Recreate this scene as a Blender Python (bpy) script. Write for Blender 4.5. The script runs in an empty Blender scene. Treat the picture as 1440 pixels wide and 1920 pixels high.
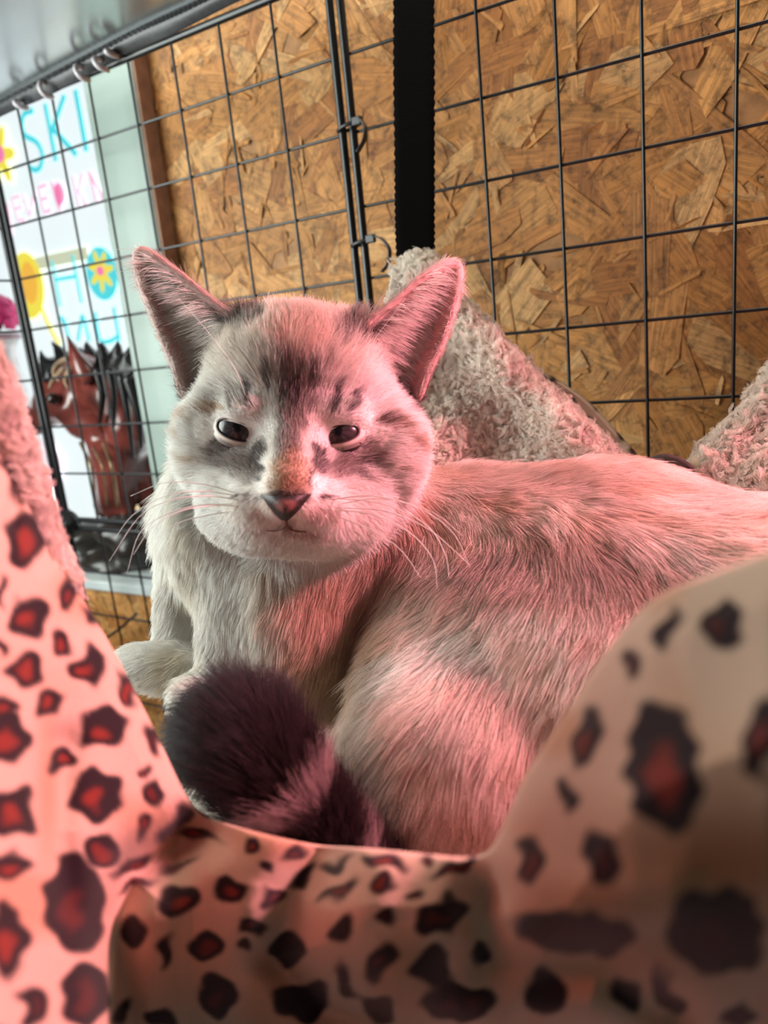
import bpy, bmesh, math, random
import numpy as np
from mathutils import Vector, Matrix
from mathutils.bvhtree import BVHTree
from mathutils.kdtree import KDTree

random.seed(7)
rng = np.random.default_rng(7)
scene = bpy.context.scene
COL = scene.collection

# ------------------------------------------------------------------ camera
F = 1365.0                                     # focal length in pixels of the 1440 x 1920 frame
YAW, PITCH, ROLL = -0.530684, -0.230957, -0.101460
_f = np.array([math.sin(YAW) * math.cos(PITCH), math.cos(YAW) * math.cos(PITCH), math.sin(PITCH)])
_r = np.array([math.cos(YAW), -math.sin(YAW), 0.0])
_u = np.cross(_r, _f)
_c, _s = math.cos(ROLL), math.sin(ROLL)
R_, U_ = _c * _r + _s * _u, -_s * _r + _c * _u
CAM = np.stack([R_, U_, -_f], 1)               # camera frame -> world (camera stands at the origin)

cam_data = bpy.data.cameras.new('camera')
cam = bpy.data.objects.new('camera', cam_data)
COL.objects.link(cam)
cam.matrix_world = Matrix([list(CAM[i]) + [0.0] for i in range(3)] + [[0, 0, 0, 1]])
cam_data.sensor_fit = 'VERTICAL'
cam_data.sensor_height = 36.0
cam_data.lens = F / 1920.0 * 36.0
cam_data.clip_start = 0.01
cam_data.dof.use_dof = True
cam_data.dof.focus_distance = 0.335
cam_data.dof.aperture_fstop = 8.5
scene.camera = cam

# ------------------------------------------------------------------ world, lights, exposure
world = bpy.data.worlds.new('world')
scene.world = world
world.use_nodes = True
bg = world.node_tree.nodes['Background']
bg.inputs[0].default_value = (1.0, 0.93, 0.86, 1)
bg.inputs[1].default_value = 0.075

def cam_to_world(p):
    return Vector(CAM @ np.asarray(p, float))

def area_light(name, pos, target, size, energy, color, spread=math.pi):
    d = bpy.data.lights.new(name, 'AREA')
    d.shape = 'RECTANGLE'
    d.size, d.size_y = size
    d.energy, d.color, d.spread = energy, color, spread
    o = bpy.data.objects.new(name, d)
    COL.objects.link(o)
    o.location = pos
    o.rotation_euler = (Vector(target) - Vector(pos)).to_track_quat('-Z', 'Y').to_euler()
    return o

# daylight from the open window side, left of the cage
area_light('window_daylight', cam_to_world((-0.62, 0.22, -0.34)), cam_to_world((-0.05, 0.02, -0.32)), (0.5, 0.6), 14.5, (0.93, 1.0, 0.95))
# added warm fill high over the cage, set deep to spare the front cloth
area_light('warm_fill', cam_to_world((0.10, 0.55, -0.40)), cam_to_world((0.02, 0.0, -0.40)), (0.35, 0.25), 2.4, (1.0, 0.86, 0.70))
# pink lamp clipped to the cage, up on the right
pk = bpy.data.lights.new('pink_lamp', 'SPOT')
pk.energy, pk.color = 26.0, (1.0, 0.33, 0.40)
pk.spot_size, pk.spot_blend, pk.shadow_soft_size = math.radians(60), 0.45, 0.035
pko = bpy.data.objects.new('pink_lamp', pk)
COL.objects.link(pko)
pko.location = cam_to_world((0.38, 0.24, -0.225))
pko.rotation_euler = (cam_to_world((-0.08, -0.06, -0.24)) - pko.location).to_track_quat('-Z', 'Y').to_euler()

vs = scene.view_settings
vs.view_transform, vs.look, vs.exposure, vs.gamma = 'Standard', 'None', 0.08, 1.0
vs.use_curve_mapping = False
scene.cycles.max_bounces = 6
scene.cycles.diffuse_bounces = 3
scene.cycles.caustics_reflective = scene.cycles.caustics_refractive = False

# ------------------------------------------------------------------ helpers
def K(px, py, d):                              # camera-frame point at depth d
    return np.array([(px - 720) * d / F, -(py - 960) * d / F, -d])

def W(px, py, d):
    return CAM @ K(px, py, d)

def WY(px, py, y):                             # point on the world plane Y = y
    r = CAM @ np.array([(px - 720) / F, -(py - 960) / F, -1.0])
    return r * (y / r[1])

def to_px(P):                                  # camera-frame array -> pixels
    P = np.atleast_2d(P)
    return 720 + F * P[:, 0] / -P[:, 2], 960 - F * P[:, 1] / -P[:, 2]

def snoise(P, freq, seed=0, n=9):
    g = np.random.default_rng(seed)
    D = g.normal(size=(n, P.shape[1]))
    D /= np.linalg.norm(D, axis=1)[:, None]
    D *= g.uniform(0.6, 1.5, (n, 1)) * freq * 2 * math.pi
    ph = g.uniform(0, 6.283, n)
    return np.sin(P @ D.T + ph).sum(1) / math.sqrt(n * 0.5) * 0.6

def smooth(a, b, x):
    t = np.clip((x - a) / (b - a), 0, 1)
    return t * t * (3 - 2 * t)

def tag(o, label=None, cat=None, group=None, kind=None):
    for k, v in (('label', label), ('category', cat), ('group', group), ('kind', kind)):
        if v:
            o[k] = v
    return o

def empty(name, loc=(0, 0, 0)):
    o = bpy.data.objects.new(name, None)
    COL.objects.link(o)
    o.location = loc
    o.empty_display_size = 0.02
    return o

def link(name, me, mat=None, parent=None):
    o = bpy.data.objects.new(name, me)
    COL.objects.link(o)
    if mat and not me.materials:
        me.materials.append(mat)
    if parent:
        o.parent = parent
        o.matrix_parent_inverse = Matrix.Translation(-parent.location)
    return o

def mesh(name, V, Fc, mat=None, parent=None, shade=True, cols=None, uvs=None):
    me = bpy.data.meshes.new(name)
    me.from_pydata([tuple(v) for v in np.asarray(V, float)], [], [tuple(int(i) for i in f) for f in Fc])
    if shade:
        me.polygons.foreach_set('use_smooth', [True] * len(me.polygons))
    if cols is not None:
        a = me.color_attributes.new('col', 'FLOAT_COLOR', 'POINT')
        c = np.ones((len(V), 4), np.float32)
        c[:, :3] = cols
        a.data.foreach_set('color', c.ravel())
    if uvs is not None:
        uvl = me.uv_layers.new(name='UVMap')
        li = np.empty(len(me.loops), np.int32)
        me.loops.foreach_get('vertex_index', li)
        uvl.data.foreach_set('uv', np.asarray(uvs, np.float32)[li].ravel())
    me.update()
    return link(name, me, mat, parent)

def grid_faces(nu, nv, off=0):
    f = []
    for i in range(nu - 1):
        for j in range(nv - 1):
            a = off + i * nv + j
            f.append((a, a + nv, a + nv + 1, a + 1))
    return f

def tube_vf(pts, rad, seg=8, cap=True):
    pts = np.asarray(pts, float)
    n = len(pts)
    rad = np.full(n, rad) if np.isscalar(rad) else np.asarray(rad, float)
    T = np.gradient(pts, axis=0)
    T /= np.linalg.norm(T, axis=1)[:, None] + 1e-12
    a = np.array([0, 0, 1.0]) if abs(T[0, 2]) < 0.9 else np.array([1.0, 0, 0])
    V = []
    N = np.cross(T[0], a)
    N /= np.linalg.norm(N)
    for i in range(n):
        N = N - T[i] * (N @ T[i])
        N /= np.linalg.norm(N)
        B = np.cross(T[i], N)
        for k in range(seg):
            t = 2 * math.pi * k / seg
            V.append(pts[i] + rad[i] * (math.cos(t) * N + math.sin(t) * B))
    f = []
    for i in range(n - 1):
        for k in range(seg):
            k2 = (k + 1) % seg
            f.append((i * seg + k, i * seg + k2, (i + 1) * seg + k2, (i + 1) * seg + k))
    if cap:
        f.append(tuple(range(seg))[::-1])
        f.append(tuple((n - 1) * seg + k for k in range(seg)))
    return np.array(V), f

def tube(name, pts, rad, mat, parent=None, seg=8):
    V, f = tube_vf(pts, rad, seg)
    return mesh(name, V, f, mat, parent)

def spline(pts, n):                            # Catmull-Rom through control points
    P = np.asarray(pts, float)
    P = np.vstack([2 * P[0] - P[1], P, 2 * P[-1] - P[-2]])
    out = []
    m = len(P) - 3
    for t in np.linspace(0, m - 1e-9, n):
        i = int(t)
        u = t - i
        a, b, c, d = P[i:i + 4]
        out.append(0.5 * (2 * b + (c - a) * u + (2 * a - 5 * b + 4 * c - d) * u * u + (3 * b - a - 3 * c + d) * u ** 3))
    return np.array(out)

def box_obj(name, lo, hi, mat, parent=None, bevel=0.0):
    bm = bmesh.new()
    bmesh.ops.create_cube(bm, size=1)
    lo, hi = np.array(lo, float), np.array(hi, float)
    for v in bm.verts:
        v.co = Vector((lo + hi) / 2 + np.array(v.co) * (hi - lo))
    if bevel:
        bmesh.ops.bevel(bm, geom=bm.edges[:], offset=bevel, segments=2, affect='EDGES', profile=0.5)
    me = bpy.data.meshes.new(name)
    bm.to_mesh(me)
    bm.free()
    return link(name, me, mat, parent)

_unit = {}
def rod(name, a, b, r, mat, parent=None):      # straight wire: shared unit cylinder, scaled
    key = mat.name
    if key not in _unit:
        V, f = tube_vf([(0, 0, 0), (0, 0, 0.5), (0, 0, 1)], 1.0, 10)
        me = bpy.data.meshes.new('rod')
        me.from_pydata([tuple(v) for v in V], [], f)
        me.polygons.foreach_set('use_smooth', [len(p.vertices) == 4 for p in me.polygons])
        me.materials.append(mat)
        _unit[key] = me
    a, b = Vector(a), Vector(b)
    o = bpy.data.objects.new(name, _unit[key])
    COL.objects.link(o)
    o.location = a
    o.rotation_mode = 'QUATERNION'
    o.rotation_quaternion = (b - a).to_track_quat('Z', 'Y')
    o.scale = (r, r, (b - a).length)
    if parent:
        o.parent = parent
        o.matrix_parent_inverse = Matrix.Translation(-parent.location)
    return o

# ---- materials
def mat_new(name):
    m = bpy.data.materials.new(name)
    m.use_nodes = True
    nt = m.node_tree
    return m, nt, nt.nodes['Principled BSDF']

def node(nt, t, **kw):
    n = nt.nodes.new(t)
    for k, v in kw.items():
        setattr(n, k, v)
    return n

def plain(name, col, rough=0.5, noise=0.15, scale=60.0, metal=0.0, bump=0.0, spec=0.5):
    m, nt, b = mat_new(name)
    tc = node(nt, 'ShaderNodeTexCoord')
    nz = node(nt, 'ShaderNodeTexNoise')
    nz.inputs['Scale'].default_value = scale
    nz.inputs['Detail'].default_value = 5
    nt.links.new(tc.outputs['Object'], nz.inputs['Vector'])
    rp = node(nt, 'ShaderNodeValToRGB')
    c = np.array(col)
    rp.color_ramp.elements[0].position, rp.color_ramp.elements[1].position = 0.3, 0.7
    rp.color_ramp.elements[0].color = tuple(np.clip(c * (1 - noise), 0, 1)) + (1,)
    rp.color_ramp.elements[1].color = tuple(np.clip(c * (1 + noise), 0, 1)) + (1,)
    nt.links.new(nz.outputs['Fac'], rp.inputs[0])
    nt.links.new(rp.outputs[0], b.inputs['Base Color'])
    b.inputs['Roughness'].default_value = rough
    b.inputs['Metallic'].default_value = metal
    b.inputs['Specular IOR Level'].default_value = spec
    if bump:
        bp = node(nt, 'ShaderNodeBump')
        bp.inputs['Strength'].default_value = bump
        bp.inputs['Distance'].default_value = 0.001
        nt.links.new(nz.outputs['Fac'], bp.inputs['Height'])
        nt.links.new(bp.outputs[0], b.inputs['Normal'])
    return m

def attr_mat(name, rough=0.7, spec=0.3, noise=0.12, scale=400.0, bump=0.0, emit=0.0, sss=0.0):
    m, nt, b = mat_new(name)
    at = node(nt, 'ShaderNodeAttribute', attribute_name='col')
    tc = node(nt, 'ShaderNodeTexCoord')
    nz = node(nt, 'ShaderNodeTexNoise')
    nz.inputs['Scale'].default_value = scale
    nz.inputs['Detail'].default_value = 3
    nt.links.new(tc.outputs['Object'], nz.inputs['Vector'])
    mr = node(nt, 'ShaderNodeMapRange')
    mr.inputs['To Min'].default_value, mr.inputs['To Max'].default_value = 1 - noise, 1 + noise
    nt.links.new(nz.outputs['Fac'], mr.inputs['Value'])
    mx = node(nt, 'ShaderNodeVectorMath', operation='SCALE')
    nt.links.new(at.outputs['Color'], mx.inputs[0])
    nt.links.new(mr.outputs[0], mx.inputs['Scale'])
    nt.links.new(mx.outputs[0], b.inputs['Base Color'])
    b.inputs['Roughness'].default_value = rough
    b.inputs['Specular IOR Level'].default_value = spec
    if sss:
        b.inputs['Subsurface Weight'].default_value = sss
        b.inputs['Subsurface Radius'].default_value = (0.004, 0.0015, 0.001)
    if emit:
        nt.links.new(mx.outputs[0], b.inputs['Emission Color'])
        b.inputs['Emission Strength'].default_value = emit
    if bump:
        bp = node(nt, 'ShaderNodeBump')
        bp.inputs['Strength'].default_value = bump
        bp.inputs['Distance'].default_value = 0.0006
        nt.links.new(nz.outputs['Fac'], bp.inputs['Height'])
        nt.links.new(bp.outputs[0], b.inputs['Normal'])
    return m

def fur_mat(name, trans=0.35, gloss=0.025):
    m = bpy.data.materials.new(name)
    m.use_nodes = True
    nt = m.node_tree
    nt.nodes.clear()
    out = node(nt, 'ShaderNodeOutputMaterial')
    at = node(nt, 'ShaderNodeAttribute', attribute_name='col')
    df = node(nt, 'ShaderNodeBsdfDiffuse')
    tr = node(nt, 'ShaderNodeBsdfTranslucent')
    hr = node(nt, 'ShaderNodeBsdfHair', component='Reflection')
    hr.inputs['Color'].default_value = (1, 1, 1, 1)
    hr.inputs['RoughnessU'].default_value = 0.25
    hr.inputs['RoughnessV'].default_value = 0.6
    m1, m2 = node(nt, 'ShaderNodeMixShader'), node(nt, 'ShaderNodeMixShader')
    m1.inputs[0].default_value, m2.inputs[0].default_value = trans, gloss
    nt.links.new(at.outputs['Color'], df.inputs[0])
    nt.links.new(at.outputs['Color'], tr.inputs[0])
    nt.links.new(df.outputs[0], m1.inputs[1])
    nt.links.new(tr.outputs[0], m1.inputs[2])
    nt.links.new(m1.outputs[0], m2.inputs[1])
    nt.links.new(hr.outputs[0], m2.inputs[2])
    nt.links.new(m2.outputs[0], out.inputs[0])
    return m

M_black = plain('black_coated_metal', (0.006, 0.007, 0.009), 0.32, 0.2, 200, 0.0, 0.0, 0.45)
M_blackplastic = plain('black_plastic', (0.014, 0.014, 0.016), 0.4, 0.2, 80)
M_fur = fur_mat('cat_fur')
M_sherpa_hair = fur_mat('sherpa_fibre', 0.25, 0.03)

# ------------------------------------------------------------------ implicit modelling (numpy surface nets)
class Field:
    def __init__(self, lo, hi, h):
        self.lo, self.h = np.array(lo, float), h
        self.n = np.ceil((np.array(hi) - self.lo) / h).astype(int) + 1
        self.S = np.full(self.n, 0.03, np.float32)
    def _win(self, lo, hi):
        a = np.clip(np.floor((lo - self.lo) / self.h).astype(int), 0, self.n)
        b = np.clip(np.ceil((hi - self.lo) / self.h).astype(int) + 1, 0, self.n)
        if np.any(b <= a):
            return None
        sl = tuple(slice(a[i], b[i]) for i in range(3))
        ax = [self.lo[i] + self.h * np.arange(a[i], b[i]) for i in range(3)]
        return sl, ax
    def _put(self, sl, d, k, sub=False):
        A = self.S[sl]
        if sub:
            d = -d
            h = np.clip(0.5 - 0.5 * (A - d) / k, 0, 1)
            self.S[sl] = A + (d - A) * h + k * h * (1 - h)
        else:
            h = np.clip(0.5 + 0.5 * (A - d) / k, 0, 1)
            self.S[sl] = A + (d - A) * h - k * h * (1 - h)
    def ell(self, c, r, k=0.008, rot=None, sub=False):
        c, r = np.asarray(c, float), np.broadcast_to(np.asarray(r, float), 3)
        m = (r.max() if rot is not None else r) + 2 * k + 0.006
        w = self._win(c - m, c + m)
        if w is None:
            return
        sl, ax = w
        X, Y, Z = np.meshgrid(ax[0] - c[0], ax[1] - c[1], ax[2] - c[2], indexing='ij')
        if rot is not None:
            Rm = np.asarray(rot)
            X, Y, Z = (Rm[0, i] * X + Rm[1, i] * Y + Rm[2, i] * Z for i in range(3))
        k0 = np.sqrt((X / r[0]) ** 2 + (Y / r[1]) ** 2 + (Z / r[2]) ** 2) + 1e-9
        k1 = np.sqrt((X / r[0] ** 2) ** 2 + (Y / r[1] ** 2) ** 2 + (Z / r[2] ** 2) ** 2) + 1e-9
        self._put(sl, (k0 * (k0 - 1) / k1).astype(np.float32), k, sub)
    def cap(self, a, b, ra, rb, k=0.006, sub=False):
        a, b = np.asarray(a, float), np.asarray(b, float)
        m = max(ra, rb) + 2 * k + 0.004
        w = self._win(np.minimum(a, b) - m, np.maximum(a, b) + m)
        if w is None:
            return
        sl, ax = w
        X, Y, Z = np.meshgrid(*ax, indexing='ij')
        ab = b - a
        t = np.clip(((X - a[0]) * ab[0] + (Y - a[1]) * ab[1] + (Z - a[2]) * ab[2]) / (ab @ ab + 1e-12), 0, 1)
        d = np.sqrt((X - a[0] - t * ab[0]) ** 2 + (Y - a[1] - t * ab[1]) ** 2 + (Z - a[2] - t * ab[2]) ** 2) - (ra + (rb - ra) * t)
        self._put(sl, d.astype(np.float32), k, sub)
    def mesh(self):
        S, n = self.S, self.n
        ins = S < 0
        c = np.zeros(n - 1, np.uint8)
        for i in (0, 1):
            for j in (0, 1):
                for k in (0, 1):
                    c += ins[i:n[0] - 1 + i, j:n[1] - 1 + j, k:n[2] - 1 + k]
        act = (c > 0) & (c < 8)
        idx = np.full(n - 1, -1, np.int64)
        I = np.argwhere(act)
        idx[act] = np.arange(len(I))
        acc = np.zeros((len(I), 3))
        cnt = np.zeros(len(I))
        for a in range(3):
            for o1 in (0, 1):
                for o2 in (0, 1):
                    p0 = np.zeros(3, int)
                    p0[(a + 1) % 3], p0[(a + 2) % 3] = o1, o2
                    p1 = p0.copy()
                    p1[a] = 1
                    A, B = I + p0, I + p1
                    sa, sb = S[A[:, 0], A[:, 1], A[:, 2]], S[B[:, 0], B[:, 1], B[:, 2]]
                    x = (sa < 0) != (sb < 0)
                    t = sa[x] / (sa[x] - sb[x])
                    q = A[x].astype(float)
                    q[:, a] += t
                    acc[x] += q
                    cnt[x] += 1
        V = self.lo + self.h * acc / cnt[:, None]
        Fs = []
        for a in range(3):
            b, d = (a + 1) % 3, (a + 2) % 3
            sl0, sl1 = [slice(1, -1)] * 3, [slice(1, -1)] * 3
            sl0[a], sl1[a] = slice(0, n[a] - 1), slice(1, n[a])
            s0, s1 = ins[tuple(sl0)], ins[tuple(sl1)]
            E = np.argwhere(s0 != s1)
            flip = s1[tuple(E.T)]
            base = E.copy()
            base[:, b] += 1
            base[:, d] += 1
            q = []
            for ob, od in ((0, 0), (-1, 0), (-1, -1), (0, -1)):
                t = base.copy()
                t[:, b] += ob
                t[:, d] += od
                q.append(idx[t[:, 0], t[:, 1], t[:, 2]])
            q = np.stack(q, 1)
            q[flip] = q[flip][:, ::-1]
            Fs.append(q)
        return V, np.concatenate(Fs)

def relax(V, Fq, it=3, lam=0.5):
    V = V.copy()
    e = np.concatenate([Fq[:, [0, 1]], Fq[:, [1, 2]], Fq[:, [2, 3]], Fq[:, [3, 0]]])
    e = np.concatenate([e, e[:, ::-1]])
    deg = np.bincount(e[:, 0], minlength=len(V))[:, None]
    for k in range(it):
        for s in (lam, -lam * 0.95):
            A = np.stack([np.bincount(e[:, 0], V[e[:, 1], i], len(V)) for i in range(3)], 1) / np.maximum(deg, 1)
            V += s * (A - V)
    return V

def vnormals(V, Fq):
    n = np.cross(V[Fq[:, 2]] - V[Fq[:, 0]], V[Fq[:, 3]] - V[Fq[:, 1]])
    N = np.zeros_like(V)
    for k in range(4):
        for i in range(3):
            N[:, i] += np.bincount(Fq[:, k], n[:, i], len(V))
    return N / (np.linalg.norm(N, axis=1)[:, None] + 1e-12)

def scatter(V, N, Fq, count, weight=None):
    T = np.concatenate([Fq[:, [0, 1, 2]], Fq[:, [0, 2, 3]]])
    A = np.linalg.norm(np.cross(V[T[:, 1]] - V[T[:, 0]], V[T[:, 2]] - V[T[:, 0]]), axis=1)
    if weight is not None:
        A = A * weight[T].mean(1)
    cdf = np.cumsum(A)
    ti = np.searchsorted(cdf, rng.uniform(0, cdf[-1], count))
    ti = np.minimum(ti, len(T) - 1)
    a, b = rng.uniform(size=count), rng.uniform(size=count)
    s = a + b > 1
    a[s], b[s] = 1 - a[s], 1 - b[s]
    w = np.stack([1 - a - b, a, b], 1)[:, :, None]
    P = (V[T[ti]] * w).sum(1)
    Q = (N[T[ti]] * w).sum(1)
    return P, Q / (np.linalg.norm(Q, axis=1)[:, None] + 1e-12)

def fibres(name, P, mat, parent, cols, rad, clump=0.0, nclump=0, tip=0.25):
    # P: hairs x points x 3 in world space
    n, m = P.shape[:2]
    if clump is not None and nclump:
        ci = rng.choice(n, nclump, replace=False)
        kd = KDTree(nclump)
        for i, c in enumerate(ci):
            kd.insert(P[c, 0], i)
        kd.balance()
        near = np.array([kd.find(p)[1] for p in P[:, 0]])
        t = (np.linspace(0, 1, m) ** 1.3)[None, :, None]
        cl = np.broadcast_to(np.asarray(clump, float).reshape(-1, 1, 1), (n, 1, 1))
        P = P + (P[ci[near]] - P) * t * cl
    hc = bpy.data.hair_curves.new(name)
    hc.add_curves([m] * n)
    hc.attributes['position'].data.foreach_set('vector', P.astype(np.float32).ravel())
    ra = hc.attributes.get('radius') or hc.attributes.new('radius', 'FLOAT', 'POINT')
    t = np.linspace(0, 1, m)
    rr = np.asarray(rad, float).reshape(-1, 1) * (1 - (1 - tip) * t ** 2)[None, :]
    ra.data.foreach_set('value', np.broadcast_to(rr, (n, m)).astype(np.float32).ravel())
    ca = hc.attributes.new('col', 'FLOAT_COLOR', 'CURVE')
    c = np.ones((n, 4), np.float32)
    c[:, :3] = cols
    ca.data.foreach_set('color', c.ravel())
    hc.materials.append(mat)
    o = bpy.data.objects.new(name, hc)
    COL.objects.link(o)
    o.parent = parent
    o.matrix_parent_inverse = Matrix.Translation(-parent.location)
    o['kind'] = 'stuff'
    return o

# ================================================================== THE SETTING
S = 0.05                                       # wire grid cell
CW = 0.9956 * S
YR, YL = 9.8375 * S, 9.9067 * S                # planes of the right and left back panel
XR, ZR = -3.6954 * S, 3.9134 * S
XL, ZL = -12.7775 * S, 3.9102 * S
GA = -0.01255
YW = 0.545                                     # face of the board wall

def PR(i, j):
    return np.array([XR + CW * i, YR, ZR - S * j])
def PL(i, j):
    return np.array([XL + CW * i * math.cos(GA), YL + CW * i * math.sin(GA), ZL - S * j])

# ---- OSB boards: backing board plus pressed strands as thin real flakes
def osb_material():
    m, nt, b = mat_new('pressed_wood_strands')
    at = node(nt, 'ShaderNodeAttribute', attribute_name='col')
    uv = node(nt, 'ShaderNodeUVMap', uv_map='UVMap')
    mp = node(nt, 'ShaderNodeMapping')
    mp.inputs['Scale'].default_value = (26, 420, 1)
    nt.links.new(uv.outputs[0], mp.inputs['Vector'])
    nz = node(nt, 'ShaderNodeTexNoise')
    nz.inputs['Scale'].default_value, nz.inputs['Detail'].default_value = 1.0, 6
    nz.inputs['Roughness'].default_value = 0.65
    nt.links.new(mp.outputs[0], nz.inputs['Vector'])
    tc = node(nt, 'ShaderNodeTexCoord')
    n2 = node(nt, 'ShaderNodeTexNoise')
    n2.inputs['Scale'].default_value, n2.inputs['Detail'].default_value = 130, 6
    n2.inputs['Roughness'].default_value = 0.7
    nt.links.new(tc.outputs['Object'], n2.inputs['Vector'])
    r1 = node(nt, 'ShaderNodeMapRange')
    r1.inputs['From Min'].default_value, r1.inputs['From Max'].default_value = 0.3, 0.7
    r1.inputs['To Min'].default_value, r1.inputs['To Max'].default_value = 0.50, 1.30
    nt.links.new(nz.outputs['Fac'], r1.inputs['Value'])
    r2 = node(nt, 'ShaderNodeMapRange')
    r2.inputs['From Min'].default_value, r2.inputs['From Max'].default_value = 0.30, 0.52
    r2.inputs['To Min'].default_value, r2.inputs['To Max'].default_value = 0.32, 1.06
    nt.links.new(n2.outputs['Fac'], r2.inputs['Value'])
    mu = node(nt, 'ShaderNodeMath', operation='MULTIPLY')
    nt.links.new(r1.outputs[0], mu.inputs[0])
    nt.links.new(r2.outputs[0], mu.inputs[1])
    sc = node(nt, 'ShaderNodeVectorMath', operation='SCALE')
    nt.links.new(at.outputs['Color'], sc.inputs[0])
    nt.links.new(mu.outputs[0], sc.inputs['Scale'])
    nt.links.new(sc.outputs[0], b.inputs['Base Color'])
    b.inputs['Roughness'].default_value = 0.55
    b.inputs['Specular IOR Level'].default_value = 0.35
    bp = node(nt, 'ShaderNodeBump')
    bp.inputs['Strength'].default_value = 0.5
    bp.inputs['Distance'].default_value = 0.0008
    nt.links.new(mu.outputs[0], bp.inputs['Height'])
    nt.links.new(bp.outputs[0], b.inputs['Normal'])
    return m
M_osb = osb_material()
M_board = plain('board_core', (0.36, 0.17, 0.06), 0.7, 0.3, 90)

def osb_board(name, x0, x1, z0, z1, count, seed):
    wall = box_obj(name, (x0, YW, z0), (x1, YW + 0.018, z1), M_board)
    tag(wall, kind='structure')
    g = np.random.default_rng(seed)
    V, Fc, C, UV = [], [], [], []
    pal = np.array([(0.52, 0.235, 0.066), (0.47, 0.205, 0.055), (0.43, 0.18, 0.047), (0.55, 0.26, 0.08), (0.60, 0.32, 0.12), (0.36, 0.14, 0.036), (0.50, 0.22, 0.06)])
    for q in range(count):
        big = g.random() < 0.55
        L = g.uniform(0.055, 0.14) if big else g.uniform(0.012, 0.045)
        Wd = g.uniform(0.014, 0.042) if big else g.uniform(0.0015, 0.006)
        cx, cz = g.uniform(x0, x1), g.uniform(z0, z1)
        an = g.uniform(0, math.pi)
        dx, dz = np.array([math.cos(an), math.sin(an)]), np.array([-math.sin(an), math.cos(an)])
        lift = g.uniform(0.0, 0.0008) if big else g.uniform(0.0004, 0.0014)
        tl, tw = g.normal(0, 0.0007 / L * 2), g.normal(0, 0.0008 / Wd)
        col = pal[g.integers(len(pal))] * g.uniform(0.86, 1.12)
        k = len(V)
        prof = [(-0.5, -0.28), (-0.36, -0.5), (0.1, -0.48), (0.4, -0.5), (0.5, -0.2), (0.47, 0.3), (0.3, 0.5), (-0.2, 0.47), (-0.46, 0.4)]
        ou, ov = g.uniform(0, 50, 2)
        for (a, b) in prof:
            a, b = a * L * g.uniform(0.85, 1.1), b * Wd * g.uniform(0.75, 1.15)
            p = np.array([cx, cz]) + a * dx + b * dz
            p[0], p[1] = min(max(p[0], x0), x1), min(max(p[1], z0), z1)
            V.append((p[0], YW - 0.0006 - max(lift + a * tl + b * tw, -0.0003), p[1]))
            UV.append((a + ou, b + ov))
            C.append(col)
        Fc.append(tuple(range(k, k + len(prof))))
    o = mesh('wood_strands', V, Fc, M_osb, wall, shade=False, cols=np.array(C), uvs=UV)
    o['kind'] = 'stuff'
    return wall

# white post: right edge of its face follows wire u0
postR_t, postL_t = WY(243, 120, YW - 0.019), WY(163, 160, YW - 0.019)
PX1 = float(np.mean([WY(px, py, YW - 0.019)[0] for px, py in ((243, 120), (262, 233), (285, 352))]))
PX0 = float(np.mean([WY(px, py, YW - 0.019)[0] for px, py in ((160, 160), (205, 470), (255, 760), (290, 900))]))
SILL = float(WY(235, 1096, YW - 0.006)[2])
osb_board('wall_back', PX1 - 0.005, 0.42, -0.50, 0.45, 2600, 3)
osb_board('wall_left', -1.25, PX1 - 0.006, -0.50, SILL - 0.012, 900, 5)

def paint_mat():
    m = plain('pale_green_paint', (0.27, 0.345, 0.31), 0.45, 0.06, 18, 0, 0.15)
    return m
M_paint = paint_mat()
post = box_obj('trim_1', (PX0, YW - 0.019, -0.42), (PX1, YW - 0.001, 0.45), M_paint, bevel=0.0015)
tag(post, kind='structure')
M_sidewood = plain('brown_post_side', (0.20, 0.10, 0.06), 0.7, 0.25, 70)
side = box_obj('brown_side_strip', (PX1 + 0.0002, YW - 0.018, -0.42), (PX1 + 0.0035, YW - 0.001, 0.45), M_sidewood, post)  # dark brown face along the post's right side
sill = box_obj('trim_2', (-1.25, YW - 0.006, SILL - 0.012), (PX0 + 0.01, YW + 0.17, SILL), plain('grey_painted_sill', (0.55, 0.60, 0.60), 0.5, 0.1, 30), bevel=0.002)
tag(sill, kind='structure')

# ---- poster banner standing in the bright window
YB = 1.02
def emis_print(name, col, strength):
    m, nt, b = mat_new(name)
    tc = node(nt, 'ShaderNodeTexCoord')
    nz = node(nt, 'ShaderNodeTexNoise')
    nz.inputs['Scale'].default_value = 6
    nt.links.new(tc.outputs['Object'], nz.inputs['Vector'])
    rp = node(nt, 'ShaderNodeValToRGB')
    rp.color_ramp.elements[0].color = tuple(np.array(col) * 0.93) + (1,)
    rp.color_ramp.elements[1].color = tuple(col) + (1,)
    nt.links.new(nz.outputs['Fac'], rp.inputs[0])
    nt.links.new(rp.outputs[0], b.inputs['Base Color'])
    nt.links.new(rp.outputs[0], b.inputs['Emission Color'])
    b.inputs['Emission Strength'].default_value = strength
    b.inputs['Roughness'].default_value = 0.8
    return m
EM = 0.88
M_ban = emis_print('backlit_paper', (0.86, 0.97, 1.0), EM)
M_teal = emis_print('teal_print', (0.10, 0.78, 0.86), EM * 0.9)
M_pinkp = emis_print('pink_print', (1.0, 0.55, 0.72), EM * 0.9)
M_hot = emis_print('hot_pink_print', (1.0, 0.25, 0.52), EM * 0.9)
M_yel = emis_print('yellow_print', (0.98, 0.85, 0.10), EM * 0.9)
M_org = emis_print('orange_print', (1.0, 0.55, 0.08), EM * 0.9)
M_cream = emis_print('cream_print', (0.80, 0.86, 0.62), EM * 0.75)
bl, br = WY(-160, 1110, YB), WY(330, 100, YB)
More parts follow.
